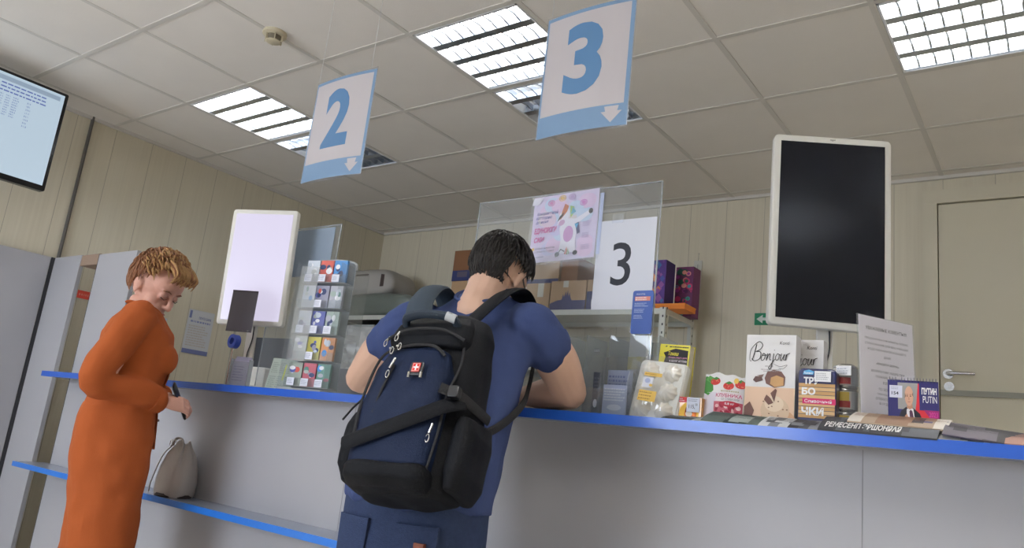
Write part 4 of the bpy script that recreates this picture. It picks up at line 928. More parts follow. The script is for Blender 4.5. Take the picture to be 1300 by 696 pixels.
for i in range(n): fs += [(i, i+1, q_+i+1, q_+i), (n*(n+1)+i, n*(n+1)+i+1, q_+n*(n+1)+i+1, q_+n*(n+1)+i), (i*(n+1), (i+1)*(n+1), q_+(i+1)*(n+1), q_+i*(n+1)), (i*(n+1)+n, (i+1)*(n+1)+n, q_+(i+1)*(n+1)+n, q_+i*(n+1)+n)]
m1.add(vs, fs, mat('foil_white', S(238, 240, 242), .25, .1, bump=.3, bscale=30)).build('bag_body', t, True)
MB().tube([(-.12, -.13, .46), (.12, -.13, .46)], .008, ink(190, 196, 200)).build('gathered_top', t, True)

# things on the walls
p = at(885, 345, YB-.02)
t = thing('thermometer', 'white wall thermometer hanging beside the dotted gift bag', 'thermometer', (p.x-.028, YB-.012, at(885, 367, YB).z))
P = Print(.055, .19, .006, ink(206, 204, 196)); P.stroke([(.027, .03), (.027, .165)], .005, ink(170, 60, 60)); P.stroke([(.027, .10), (.027, .165)], .005, ink(150, 150, 150)); P.ell(.027, .026, .005, .006, ink(60, 50, 50)); P.lines(.008, .04, .020, .16, 14, ink(90, 90, 90), .25, 2); P.lines(.034, .04, .046, .16, 14, ink(90, 90, 90), .25, 3); P.build('scale_plate', t)
MB().tube([(.027, .003, .19), (.027, .006, .24)], .0015, STEEL, 6).tube([(.027, .003, .24), (.027, .014, .24)], .003, STEEL, 6).build('hanging_hook', t)
p = at(958, 413, YB); zt_ = at(958, 398, YB).z
t = thing('exit_sign', 'small green sign with a white arrow on the back wall beside the black display', 'sign', (p.x, YB-.006, p.z))
P = Print(.20, zt_-p.z, .004, ink(28, 132, 92)); hh = zt_-p.z; P.shape([(.012, hh*.5), (.05, hh*.86), (.05, hh*.60), (.05, hh*.40), (.05, hh*.14)], ink(214, 222, 214)); P.shape([(.05, hh*.62), (.18, hh*.62), (.18, hh*.38), (.05, hh*.38)], ink(214, 222, 214)); P.build('sign_plate', t)
def wallpaper_sheet(name, y0, y1, zb_, zt_, label, cat, fn, base):
    t = thing(name, label, cat, (XL+.004, y0, zb_), R(90)); w_ = y1-y0; h_ = zt_-zb_
    P = Print(w_, h_, .002, base); fn(P, w_, h_); P.build('paper', t)
def f1(P, w_, h_):
    P.rect(0, 0, w_, h_*.10, ink(120, 128, 176)); P.text('ПОЧТА БАНК', w_*.42, h_*.80, w_*.90, h_*.86, ink(84, 96, 160), .02); P.rect(w_*.04, h_*.80, w_*.13, h_*.97, ink(120, 130, 176)); P.lines(w_*.12, h_*.70, w_*.9, h_*.77, 1, ink(140, 150, 190), .6, 2); P.lines(w_*.08, h_*.16, w_*.92, h_*.66, 9, ink(196, 186, 178), .45, 3)
wallpaper_sheet('wall_notice', 2.905, 3.105, 1.345, 1.655, 'white A4 notice with a blue footer on the left wall', 'notice', f1, ink(206, 208, 212))
def f2(P, w_, h_):
    for k, (z_, c1) in enumerate(((.78, (120, 160, 196)), (.52, (84, 90, 160)), (.25, (176, 120, 130)))): P.rect(w_*.05, h_*z_-h_*.1, w_*.95, h_*(z_+.12), ink(*c1)); P.lines(w_*.1, h_*z_-h_*.05, w_*.9, h_*(z_+.08), 3, ink(224, 226, 232), .4, k)
p = at(197, 404, 2.6); 
a1, a2 = at(190, 405, 1), at(207, 440, 1)
def onwall(x, y): d_ = at(x, y, 1)-Vector((0, 0, EYE)); k_ = XL/d_.x; return d_.y*k_, d_.z*k_+EYE
yA, zA = onwall(189, 400); yB_, zB = onwall(206, 432)
wallpaper_sheet('wall_notice', yA, yB_, zB, zA, 'small colourful notice on the left wall beside the woman collar', 'notice', f2, ink(200, 206, 220))
yA, zA = onwall(197, 437); yB_, zB = onwall(207, 452)
wallpaper_sheet('wall_card', yA, yB_, zB, zA, 'tiny green card on the left wall in front of the woman chest', 'card', lambda P, w_, h_: P.rect(w_*.15, h_*.15, w_*.7, h_*.85, ink(50, 150, 110)), ink(190, 215, 200))
yA, zA = onwall(99, 368); yB_, zB = onwall(117, 382)
wallpaper_sheet('red_tag', yA, yB_, zB, zA, 'bright red tag on the wall seen through the partition slot', 'tag', lambda P, w_, h_: P.lines(w_*.1, h_*.25, w_*.9, h_*.75, 1, ink(240, 150, 130), .5, 1), mat('red_tag', S(236, 84, 66), .6))

# handbag on the low shelf
p = at(219, 631, 1.87)
t = thing('handbag', 'pale grey leather bucket handbag standing on the low blue shelf', 'handbag', (p.x+.0, 1.872, .606), R(6)); t.scale = (.9, .9, 1)
LE = mat('bag_leather', S(176, 170, 166), .38, bump=.35, bscale=40)
m1 = MB(); n = 36; prof = [(0, .0, 1, 1), (.085, .001, 1, 1), (.092, .012, 1, 1), (.094, .06, 1, .98), (.088, .12, 1, .92), (.074, .17, .95, .78), (.056, .20, .9, .6), (.040, .222, .9, .5), (.030, .214, .8, .4), (0, .205, .8, .4)]
vs = []
for r_, z_, ex, ey in prof:
    for k in range(n):
        a = 2*PI*k/n; fold = 1+(.10*math.cos(7*a+1)+.06*math.cos(13*a))*(z_/.22)**1.5; c1, s1 = math.cos(a), math.sin(a)
        vs.append((r_*ex*fold*math.copysign(abs(c1)**.7, c1), r_*.80*ey*fold*math.copysign(abs(s1)**.7, s1), z_+.008*math.sin(3*a)*(z_/.22)**2))
m1.add(vs, [(i*n+k, i*n+(k+1) % n, (i+1)*n+(k+1) % n, (i+1)*n+k) for i in range(len(prof)-1) for k in range(n)], LE).build('bag_body', t, True)
MB().lathe([(.09, 0), (.0945, .004), (.093, .014)], mat('bag_trim_dark', S(60, 52, 50), .5), 30, None, 1, .82).build('base_trim', t, True)
MB().tube(spline([(-.030, -.035, .205), (-.050, -.062, .16), (-.080, -.072, .06), (-.088, -.070, .01)]), .008, LE, 8, None, .35).build('strap', t, True)
MB().tube(spline([(.030, -.02, .20), (.030, -.03, .232), (.0, -.034, .238), (-.02, -.036, .226), (-.03, -.035, .205)]), .007, LE, 8, None, .5).build('top_handle', t, True)
for x in (-.034, -.006): MB().tube([(x+.008*math.cos(q_), -.042, .215+.013*math.sin(q_)) for q_ in [j*PI/6 for j in range(13)]], .0018, STEEL, 6).build('metal_ring', t, True)

#@@PEOPLE
# ------------------------------------------------------------ people
SKIN_M = mat('skin_man', S(206, 168, 146), .5, var=.05, vscale=14, bump=.1, bscale=200); SKIN_W = mat('skin_woman', S(206, 156, 138), .5, var=.05, vscale=14, bump=.1, bscale=200)
def fuse(mb, voxel, smooth, name, parent, m, fold=None):
    o = mb.build(name+'_src'); md = o.modifiers.new('r', 'REMESH'); md.mode = 'VOXEL'; md.voxel_size = voxel; md.adaptivity = 0
    sm = o.modifiers.new('s', 'SMOOTH'); sm.iterations = smooth; sm.factor = .5
    bpy.context.view_layer.update()
    me = bpy.data.meshes.new_from_object(o.evaluated_get(bpy.context.evaluated_depsgraph_get())); bpy.data.objects.remove(o)
    me.name = name; me.materials.clear(); me.materials.append(m)
    if fold:
        ns = [v.normal.copy() for v in me.vertices]
        for v, nn in zip(me.vertices, ns): v.co += nn*fold(v.co)
    for p in me.polygons: p.use_smooth = True; p.material_index = 0
    o = bpy.data.objects.new(name, me); COL.objects.link(o); o.parent = parent; return o
def loft(mb, rings, m, n=36):      # ring: (cx, cy, cz, half width, half depth, tilt about x, exponent)
    vs = []
    for cx_, cy, cz, a_, b_, ti, ex in rings:
        for k in range(n):
            t_ = 2*PI*k/n; c1, s1 = math.cos(t_), math.sin(t_)
            x = a_*math.copysign(abs(c1)**ex, c1); y = b_*math.copysign(abs(s1)**ex, s1)
            vs.append((cx_+x, cy+y*math.cos(ti), cz+y*math.sin(ti)))
    R_ = len(rings)
    mb.add(vs, [(i*n+k, i*n+(k+1) % n, (i+1)*n+(k+1) % n, (i+1)*n+k) for i in range(R_-1) for k in range(n)]+[list(range(n))[::-1], list(range((R_-1)*n, R_*n))], m)
def limb(mb, pts, rad, m, n=16, k=6):
    P = spline(pts, k); rr = []
    for i in range(len(pts)-1):
        for j in range(k): t_ = j/k; t_ = t_*t_*(3-2*t_); rr.append(rad[i]*(1-t_)+rad[i+1]*t_)
    rr.append(rad[-1]); mb.tube(P, rr, m, n); mb.ball(P[0], rr[0], m, 12); mb.ball(P[-1], rr[-1], m, 12)
def head_geo(mb, M, m, female):
    B = lambda c, r: mb.ball(c, r, m, 20, M)
    w_ = .95 if female else 1
    B((0, -.012, .022), (.077*w_, .096, .098)); B((0, .028, -.045), (.060*w_, .060, .072)); B((0, .062, -.098), (.026*w_, .024, .022)); B((0, .045, .035), (.066*w_, .050, .055))
    for s in (-1, 1):
        B((s*.036, .055, -.036), (.027, .028, .026)); B((s*.050, .012, -.075), (.018, .032, .026)); B((s*.030, .079, -.002), (.0155, .012, .011)); B((s*.030, .082, .019), (.022, .010, .006))
        B((s*.009, .101, -.036), (.008, .009, .007)); B((s*.078*w_, -.006, -.012), (.007, .017, .029)); B((s*.084*w_, -.012, -.004), (.006, .015, .021)); B((s*.080*w_, -.002, -.036), (.006, .009, .010))
    mb.tube([M @ Vector(p) for p in ((0, .086, .012), (0, .098, -.012), (0, .112, -.034))], [.007, .009, .0115], m, 12); B((0, .108, -.036), (.011, .012, .010))
    B((0, .088, -.064), (.021, .009, .0055)); B((0, .087, -.074), (.018, .009, .006)); B((0, .078, -.052), (.024, .014, .014)); B((0, .076, -.084), (.020, .014, .012))
def hand_geo(mb, M, m, side, curl, spread=.07, s=1.0):      # wrist at origin, fingers +y, palm -z, thumb towards -x*side
    T_ = lambda p: M @ (Vector(p)*s)
    mb.tube([T_(p) for p in ((0, -.02, 0), (0, .02, 0), (0, .05, 0), (0, .082, 0))], [.027*s, .034*s, .040*s, .040*s], m, 16, None, .42, (M.to_3x3() @ Vector((0, 0, 1))))
    for i, (x, L_) in enumerate(((-.030, .070), (-.010, .080), (.011, .075), (.031, .058))):
        x *= side; a_ = spread*(i-1.5)*side*.8; p = Vector((x, .078, 0)); d_ = Vector((math.sin(a_), math.cos(a_), 0)); pts = [T_(p-d_*.02), T_(p)]; an = 0
        for q_ in range(3):
            an += curl*(.75 if q_ == 0 else 1.0); seg = L_*(.45, .30, .25)[q_]
            p = p+Vector((d_.x*math.cos(an), d_.y*math.cos(an), -math.sin(an)))*seg; pts.append(T_(p))
        mb.tube(pts, [.0095*s, .0095*s, .0085*s, .0078*s, .0065*s], m, 10); mb.ball(pts[-1], .0066*s, m, 8)
    th = [(-.020*side, .012, -.004), (-.042*side, .036, -.012), (-.052*side, .062, -.022), (-.050*side, .088, -.030)]
    mb.tube([T_(p) for p in th], [.015*s, .013*s, .0105*s, .008*s], m, 10); mb.ball(T_(th[-1]), .0082*s, m, 8)
def frame(origin, fwd, down):      # hand frame: +y = fwd, -z = palm direction
    y = Vector(fwd).normalized(); z = -(Vector(down)-y*Vector(down).dot(y)).normalized(); x = y.cross(z)
    return Matrix(((x.x, y.x, z.x, origin[0]), (x.y, y.y, z.y, origin[1]), (x.z, y.z, z.z, origin[2]), (0, 0, 0, 1)))
def hair_locks(mb, M, m, count, line, flow, thick, length, rad, seed, rx=.079, ry=.098, rz=.100, c0=(0, -.012, .022)):
    rg = random.Random(seed); c0 = Vector(c0)
    def surf(d_, off): return c0+Vector((d_.x*(rx+off), d_.y*(ry+off), d_.z*(rz+off)))
    n_ = 0; tries = 0
    while n_ < count and tries < count*20:
        tries += 1
        d_ = Vector((rg.gauss(0, 1), rg.gauss(0, 1), rg.gauss(0, 1))).normalized()
        if not line(d_): continue
        n_ += 1; f_ = Vector(flow(d_))+Vector((rg.gauss(0, .22), rg.gauss(0, .22), rg.gauss(0, .22))); pts = []; rr = []
        L_ = length(d_)*rg.uniform(.7, 1.25); th = thick(d_)*rg.uniform(.6, 1.15); dd = d_.copy()
        for k in range(6):
            pts.append(M @ surf(dd, .002+th*math.sin(PI*.5*min(1, (k+.4)/3)))); rr.append(rad*(.8, 1, 1, .85, .6, .2)[k])
            tg = f_-dd*f_.dot(dd)
            if tg.length > 1e-4: dd = (dd+tg.normalized()*L_/5/.09).normalized()
        mb.tube(pts, rr, m, 5)
def hair_cap(mb, M, m, line, thick, rx=.079, ry=.098, rz=.100, c0=(0, -.012, .022), seed=0):
    n, h = 64, 40; c0 = Vector(c0); vs = []
    for i in range(h+1):
        th = PI*i/h
        for k in range(n):
            a_ = 2*PI*k/n; d_ = Vector((math.sin(th)*math.cos(a_), math.sin(th)*math.sin(a_), math.cos(th)))
            t_ = thick(d_)*(.75+.3*noise.noise(d_*7+Vector((seed, 0, 0)))) if line(d_) else -.012
            vs.append(M @ (c0+Vector((d_.x*(rx+t_), d_.y*(ry+t_), d_.z*(rz+t_)))))
    mb.add(vs, [(i*n+k, (i+1)*n+k, (i+1)*n+(k+1) % n, i*n+(k+1) % n) for i in range(h) for k in range(n)], m)
def rot(rx, ry=0, rz=0): return Matrix.Rotation(rz, 4, 'Z') @ Matrix.Rotation(ry, 4, 'Y') @ Matrix.Rotation(rx, 4, 'X')
def shoe(parent, x, y, m, rz=0):
    mb = MB(); Mx = Matrix.Translation((x, y, 0)) @ Matrix.Rotation(rz, 4, 'Z')
    rings = [(-.10, .034, .07), (-.07, .040, .085), (0, .043, .085), (.06, .050, .062), (.12, .048, .048), (.155, .030, .034)]
    vs = []; n = 20
    for yy, w_, h_ in rings:
        for k in range(n): a_ = 2*PI*k/n; vs.append(Mx @ Vector((w_*math.cos(a_), yy, max(.004, h_*.5+h_*.5*math.sin(a_)))))
    mb.add(vs, [(i*n+k, i*n+(k+1) % n, (i+1)*n+(k+1) % n, (i+1)*n+k) for i in range(5) for k in range(n)]+[list(range(n)), list(range(5*n, 6*n))], m)
    o = mb.build('shoe', parent, True); s2 = MB(); s2.box((-.045, -.10, 0), (.045, .15, .014), mat('shoe_sole', (.05, .05, .05), .7), Mx); s2.build('sole', o)

# --- the man leaning on the counter
MO = Vector((-1.375, 1.60, 0)); MRZ = R(12)
man = thing('person', 'man in blue T-shirt and jeans seen from behind, leaning on the counter', 'person', MO, MRZ)
iM = (Matrix.Translation(MO) @ Matrix.Rotation(MRZ, 4, 'Z')).inverted()
wl = lambda x, y, z: iM @ Vector((x, y, z))      # world to the man's own frame
TEE = mat('navy_tshirt', S(60, 73, 114), .9, var=.06, vscale=30, bump=.3, bscale=500, spec=.2); JEAN = mat('dark_jeans', S(50, 62, 92), .9, spec=.2, var=.22, vscale=90, bump=.4, bscale=400)
shR = Vector((.192, .085, 1.295)); shL = Vector((-.215, .085, 1.295))
elR = wl(-1.165, 1.875, 1.136); wrR = wl(-1.375, 1.945, 1.122); elL = wl(-1.885, 1.735, 1.130); wrL = wl(-1.69, 1.865, 1.122)
HM = Matrix.Translation(wl(-1.412, 1.795, 1.468)) @ rot(R(-40), R(4), R(-4)) @ Matrix.Scale(1.02, 4)
b = MB(); sk = SKIN_M
loft(b, [(0, -.10, .76, .15, .11, 0, .8), (0, -.09, .90, .17, .12, R(4), .8), (0, -.03, 1.05, .17, .12, R(12), .8), (0, .05, 1.20, .17, .115, R(18), .8), (0, .09, 1.32, .14, .08, R(24), .8), (0, .11, 1.36, .06, .055, R(26), .9)], sk)
limb(b, [(0, .095, 1.33), (-.005, .135, 1.385), HM @ Vector((0, -.02, -.02))], [.066, .062, .062], sk)
head_geo(b, HM, sk, False)
for sh, el, wr, s in ((shR, elR, wrR, 1), (shL, elL, wrL, -1)):
    limb(b, [sh, sh*.5+el*.5+Vector((s*.012, 0, .0)), el], [.058, .062, .050], sk); limb(b, [el, el*.62+wr*.38, wr], [.050, .050, .030], sk)
fR = (wrR-elR).normalized(); fL = (wrL-elL).normalized()
hand_geo(b, frame(wrR, (fR.x, fR.y*.4, 0), (0, 0, -1)), sk, 1, .32); hand_geo(b, frame(wrL, (fL.x, fL.y*.2, 0), (0, 0, -1)), sk, -1, .32)
for s in (-1, 1): limb(b, [(s*.09, -.10, .80), (s*.10, -.07, .48), (s*.105, -.12, .09), (s*.105, -.10, .06)], [.085, .058, .042, .04], sk)
fuse(b, .0046, 4, 'body', man, sk)
b = MB()
loft(b, [(0, -.095, .795, .190, .150, R(-4), .85), (0, -.095, .85, .196, .155, 0, .85), (0, -.085, .93, .200, .155, R(4), .85), (0, -.045, 1.03, .200, .155, R(10), .85), (0, .01, 1.12, .200, .150, R(15), .85), (0, .055, 1.21, .203, .142, R(18), .82), (0, .085, 1.285, .205, .118, R(24), .85), (0, .10, 1.335, .165, .092, R(28), .9), (0, .108, 1.368, .105, .078, R(30), .95), (0, .112, 1.392, .074, .066, R(30), 1)], TEE)
for sh, el, s in ((shR, elR, 1), (shL, elL, -1)):
    limb(b, [sh*.80+Vector((0, .02, .27)), sh+Vector((-s*.012, 0, .0)), sh*.74+el*.26, sh*.66+el*.34], [.060, .071, .071, .072], TEE)
def tee_fold(c):
    f_ = noise.noise(Vector((c.x*11, c.y*6, c.z*3.2+c.x*5)))*.014+noise.noise(Vector((c.x*26+c.z*10, c.y*14, c.z*6)))*.008
    return f_*(.35 if c.z < .80 else 1 if c.z < 1.3 else .5)
fuse(b, .006, 5, 'tshirt', man, TEE, tee_fold)
n = MB(); n.tube([Vector((.079*math.cos(a_), .112+.070*math.sin(a_)*math.cos(R(30)), 1.392+.070*math.sin(a_)*math.sin(R(30)))) for a_ in [k*PI/14 for k in range(29)]], .006, TEE, 8).build('neckband', man, True)
b = MB()
loft(b, [(0, -.10, .60, .175, .13, 0, .8), (0, -.105, .70, .188, .145, 0, .82), (0, -.10, .80, .186, .145, 0, .85), (0, -.095, .87, .178, .138, 0, .85)], JEAN)
for s in (-1, 1): limb(b, [(s*.092, -.10, .72), (s*.105, -.065, .46), (s*.11, -.11, .12), (s*.11, -.11, .055)], [.098, .076, .062, .064], JEAN)
def jean_fold(c): return noise.noise(Vector((c.x*12, c.y*12, c.z*9)))*.006
jo = fuse(b, .007, 3, 'jeans', man, JEAN, jean_fold)
pk_ = MB()
for s in (-1, 1):
    yb_ = lambda x: -.102-.150*(max(0, 1-(abs(x)/.20)**2.4))**(1/2.4)
    pk_ = MB(); n_ = 8; vs = []
    for off in (.004, -.004):
        for j_ in range(n_+1):
            for i_ in range(n_+1):
                z_ = .765-.115*j_/n_; hw = .050-.004*j_/n_; x_ = s*.088+hw*(2*i_/n_-1); z_ = z_-(.018*(1-abs(2*i_/n_-1)) if j_ == n_ else 0)
                vs.append((x_, yb_(x_)-off, z_))
    q2 = (n_+1)**2; fs = []
    for j_ in range(n_):
        for i_ in range(n_): a_ = j_*(n_+1)+i_; fs += [(a_, a_+1, a_+n_+2, a_+n_+1), (q2+a_, q2+a_+n_+1, q2+a_+n_+2, q2+a_+1)]
        fs += [(j_, j_+1, q2+j_+1, q2+j_), (j_*(n_+1), (j_+1)*(n_+1), q2+(j_+1)*(n_+1), q2+j_*(n_+1)), (j_*(n_+1)+n_, (j_+1)*(n_+1)+n_, q2+(j_+1)*(n_+1)+n_, q2+j_*(n_+1)+n_)]
    pk_.add(vs, fs, JEAN); pk_.build('back_pocket', man, True)
MB().box((.090, yb_(.09)-.0075, .715), (.116, yb_(.116)-.002, .728), ink(120, 62, 40)).build('pocket_label', man)
MB().tube([Vector((.172*math.cos(a_), -.098+.132*math.sin(a_), .85)) for a_ in [k*PI/16 for k in range(33)]], .014, mat('belt', (.02, .018, .016), .5), 8).build('belt', man, True)
for s in (-1, 1): shoe(man, s*.11, -.08, mat('shoe_black', (.03, .03, .032), .5), -s*.12)
HAIR_M = mat('hair_dark', (.018, .015, .014), .5, bump=.5, bscale=300, var=.4, vscale=60)
line = lambda d_: (d_.z > -.74+(.90 if d_.y > .1 else 0)+max(0, d_.y+.1)*1.0) and not (abs(d_.x) > .70 and -.5 < d_.y < .5 and d_.z < .14)
th_ = lambda d_: .009+.010*max(0, d_.z)-.004*max(0, -d_.z)
h = MB(); hair_cap(h, HM, HAIR_M, line, th_); hair_locks(h, HM, HAIR_M, 1500, line, lambda d_: (d_.x*.2+.15, -.2+.9*max(0, d_.z), -1+.6*max(0, d_.z)), lambda d_: th_(d_)+.003, lambda d_: .035, .0022, 3)
h.build('hair', man, True)
g = MB(); GL = mat('glasses_frame', (.012, .012, .014), .3)
for s in (-1, 1):
    g.tube([HM @ Vector((s*.033+.026*math.cos(a_), .099-.004*abs(math.cos(a_)), -.004+.018*math.sin(a_))) for a_ in [k*PI/10 for k in range(21)]], .0022, GL, 6)
    g.tube([HM @ Vector(p) for p in ((s*.059, .094, .004), (s*.076, .07, .006), (s*.082, -.005, .006), (s*.083, -.025, -.008))], .0026, GL, 6)
g.tube([HM @ Vector(p) for p in ((-.008, .102, .0), (0, .105, .003), (.008, .102, .0))], .002, GL, 6)
g.build('glasses', man, True)
for s in (-1, 1):
    MB().ball((s*.030, .083, -.002), (.011, .009, .008), mat('eye_white', (.8, .78, .75), .2), 14, HM).build('eye', man, True)
    MB().ball((s*.030, .0905, -.004), (.0045, .002, .0045), mat('iris_dark', (.04, .025, .02), .2), 10, HM).build('iris', man, True)
    MB().tube([HM @ Vector(p) for p in ((s*.014, .093, .018), (s*.03, .094, .023), (s*.046, .084, .019))], [.002, .0032, .0015], HAIR_M, 6).build('eyebrow', man, True)
MB().ball((0, .0955, -.0655), (.020, .003, .0035), mat('lips_man', S(176, 116, 104), .5), 12, HM).ball((0, .0945, -.0735), (.016, .003, .0035), mat('lips_man', S(176, 116, 104), .5), 12, HM).build('lips', man, True)

# --- backpack on his back
BK = mat('nylon_black', S(13, 15, 21), .65, bump=.35, bscale=420, spec=.18); NVY = mat('nylon_navy', S(16, 30, 58), .6, bump=.35, bscale=420, spec=.2); WEB = mat('webbing_black', (.012, .012, .014), .7, bump=.5, bscale=300); TEAL = mat('pad_slate', S(54, 66, 78), .8, bump=.5, bscale=300)
bp = thing('backpack', 'black and navy backpack with silver zipper pulls on the man back', 'backpack', Vector((-1.215, 1.302, .818)), R(12)); bp.rotation_euler = (R(-20), R(-3), R(14)); bp.scale = (.85, .90, .93)
b = MB()
loft(b, [(0, 0, 0, .12, .06, 0, .7), (0, 0, .015, .145, .085, 0, .7), (0, 0, .06, .158, .098, 0, .7), (0, 0, .22, .160, .098, 0, .7), (0, .0, .36, .156, .092, 0, .7), (0, .01, .45, .145, .080, 0, .75), (0, .02, .50, .122, .060, 0, .8), (0, .03, .525, .08, .035, 0, .9)], BK)
bkf = lambda c: noise.noise(Vector((c.x*14, c.y*14, c.z*11)))*.006
fuse(b, .006, 3, 'pack_body', bp, BK, bkf)
b = MB(); loft(b, [(-.012, -.085, .030, .10, .030, 0, .6), (-.012, -.090, .055, .118, .052, 0, .6), (-.012, -.090, .20, .122, .056, 0, .6), (-.012, -.088, .30, .116, .050, 0, .6), (-.012, -.082, .355, .095, .038, 0, .7), (-.012, -.076, .375, .06, .02, 0, .8)], NVY)
fuse(b, .005, 3, 'front_pocket', bp, NVY, lambda c: noise.noise(Vector((c.x*18, c.y*14, c.z*13)))*.005)
b = MB(); loft(b, [(-.005, -.070, .375, .118, .034, 0, .6), (-.005, -.068, .40, .128, .044, 0, .6), (-.005, -.055, .455, .118, .042, R(10), .7), (-.005, -.03, .495, .09, .03, R(20), .8)], BK)
fuse(b, .006, 3, 'top_pocket', bp, BK, bkf)
b = MB(); loft(b, [(-.012, -.075, .003, .112, .03, 0, .6), (-.012, -.090, .020, .126, .048, 0, .6), (-.012, -.092, .048, .124, .052, 0, .6), (-.012, -.088, .060, .112, .045, 0, .6)], BK); fuse(b, .006, 2, 'bottom_panel', bp, BK, bkf)
for s in (-1, 1):
    b = MB(); loft(b, [(s*.150, -.005, .02, .022, .07, 0, .7), (s*.158, -.005, .06, .036, .088, 0, .7), (s*.160, -.005, .16, .036, .088, 0, .7), (s*.158, -.005, .205, .022, .082, R(8), .7)], BK); fuse(b, .006, 2, 'side_pocket', bp, BK, bkf)
def webs(name, pts, w_, t_, m, up=(0, -1, 0), par=bp): return MB().tube(spline(pts), w_, m, 8, None, t_/w_, up).build(name, par, True)
webs('diagonal_band', [(-.135, -.145, .085), (-.08, -.151, .105), (0, -.153, .135), (.07, -.150, .165), (.125, -.128, .20), (.155, -.09, .225)], .020, .006, BK)
webs('compression_strap', [(.10, -.135, .245), (.150, -.105, .235), (.168, -.05, .23), (.172, .04, .235)], .013, .004, WEB)
MB().rbox((.125, -.135, .222), (.155, -.112, .252), mat('buckle_plastic', (.015, .015, .017), .3), .006).build('buckle', bp)
webs('zipper', [(-.118, -.135, .12), (-.122, -.138, .20), (-.112, -.135, .30), (-.09, -.128, .345), (-.03, -.120, .368), (.04, -.118, .366), (.085, -.125, .335)], .0045, .0025, WEB)
webs('zipper', [(-.13, -.105, .39), (-.06, -.118, .415), (.05, -.118, .415), (.12, -.105, .39)], .004, .002, WEB)
webs('zipper', [(.105, -.11, .05), (.118, -.12, .14), (.112, -.11, .24), (.12, -.09, .33), (.10, -.075, .42)], .004, .002, WEB)
# slanted pocket zip with long metal pull
webs('zipper', [(-.075, -.143, .17), (-.066, -.146, .23), (-.052, -.142, .30)], .004, .002, WEB)
def pull(p, L_, an, n1='zipper_pull'):
    m_ = MB(); x, y, z = p; dx, dz = math.sin(an), -math.cos(an)
    m_.tube([(x, y-.004, z), (x+dx*L_*.5, y-.007, z+dz*L_*.5)], [.004, .0035], STEEL, 8)
    m_.tube([(x+dx*L_*.55+.005*math.cos(q_)*1.0, y-.007, z+dz*L_*.75+.010*math.sin(q_)) for q_ in [j*PI/6 for j in range(13)]], .0016, STEEL, 6)
    m_.build(n1, bp, True)
pull((-.050, -.145, .315), .062, R(-14)); pull((-.088, -.128, .352), .020, R(60)); pull((-.070, -.125, .360), .018, R(80)); pull((.10, -.122, .155), .05, R(-6)); pull((-.118, -.10, .40), .03, R(-30)); pull((-.085, -.11, .41), .026, R(-15))
e = MB(); e.rbox((.005, -.152, .268), (.045, -.146, .305), mat('emblem_dark', (.02, .02, .024), .3), .006).build('emblem_frame', bp)
P = Print(.024, .024, .002, ink(196, 44, 38)); P.rect(.010, .004, .014, .020, WHITE); P.rect(.004, .010, .020, .014, WHITE); P.stroke([(.002, .002), (.002, .022), (.022, .022), (.022, .002), (.002, .002)], .0012, ink(214, 200, 196)); P.warp(lambda p: (p[0]+.013, p[1]-.1545, p[2]+.276)).build('emblem', bp)
for x in (.004, .040): MB().tube([(x+.003, -.150, .262), (x+.003, -.152, .276)], .004, STEEL, 8).build('emblem_clip', bp, True)
webs('grab_handle', [(-.085, -.075, .435), (-.078, -.112, .452), (-.03, -.124, .458), (.03, -.122, .456), (.072, -.108, .450), (.080, -.072, .432)], .013, .010, mat('handle_navy', S(28, 42, 58), .5, bump=.4, bscale=300))
MB().tube([(.052, -.119, .455), (.078, -.108, .450)], .0125, ink(180, 184, 188, .4), 12).build('handle_tip', bp, True)
# shoulder straps wrap the man: written in world space, stored in the pack frame
bpy.context.view_layer.update(); iB = bp.matrix_world.inverted()
def mw(x, y, z): return (Matrix.Translation(MO) @ Matrix.Rotation(MRZ, 4, 'Z')) @ Vector((x, y, z))
def strap(name, pts, w_, t_, m, up):
    P_ = [iB @ mw(*p) for p in pts]; return MB().tube(spline(P_), w_, m, 10, None, t_/w_, iB.to_3x3() @ Vector(up)).build(name, bp, True)
strap('shoulder_strap', [(.065, -.085, 1.26), (.098, -.03, 1.330), (.115, .04, 1.384), (.125, .11, 1.398), (.130, .180, 1.350), (.135, .215, 1.28), (.145, .215, 1.21)], .040, .009, BK, (0, -.4, 1))
strap('shoulder_strap', [(-.085, -.085, 1.27), (-.115, -.03, 1.335), (-.130, .04, 1.388), (-.138, .11, 1.402), (-.145, .185, 1.36), (-.150, .225, 1.26), (-.165, .215, 1.13)], .044, .011, TEAL, (0, -.4, 1))
strap('lower_strap', [(.145, .218, 1.21), (.158, .17, 1.14), (.198, .04, 1.075), (.196, -.09, 1.01), (.15, -.19, .96)], .012, .003, WEB, (1, 0, 0))
strap('lower_strap', [(-.165, .215, 1.14), (-.215, .14, 1.08), (-.222, .04, 1.0), (-.205, -.10, .93), (-.17, -.22, .90)], .012, .003, WEB, (1, 0, 0))
q_ = [at(462, 505, 1.36), at(448, 518, 1.33), at(435, 533, 1.31)]
MB().tube([iB @ p for p in q_], .006, WEB, 8, None, .5).build('strap_end', bp, True)

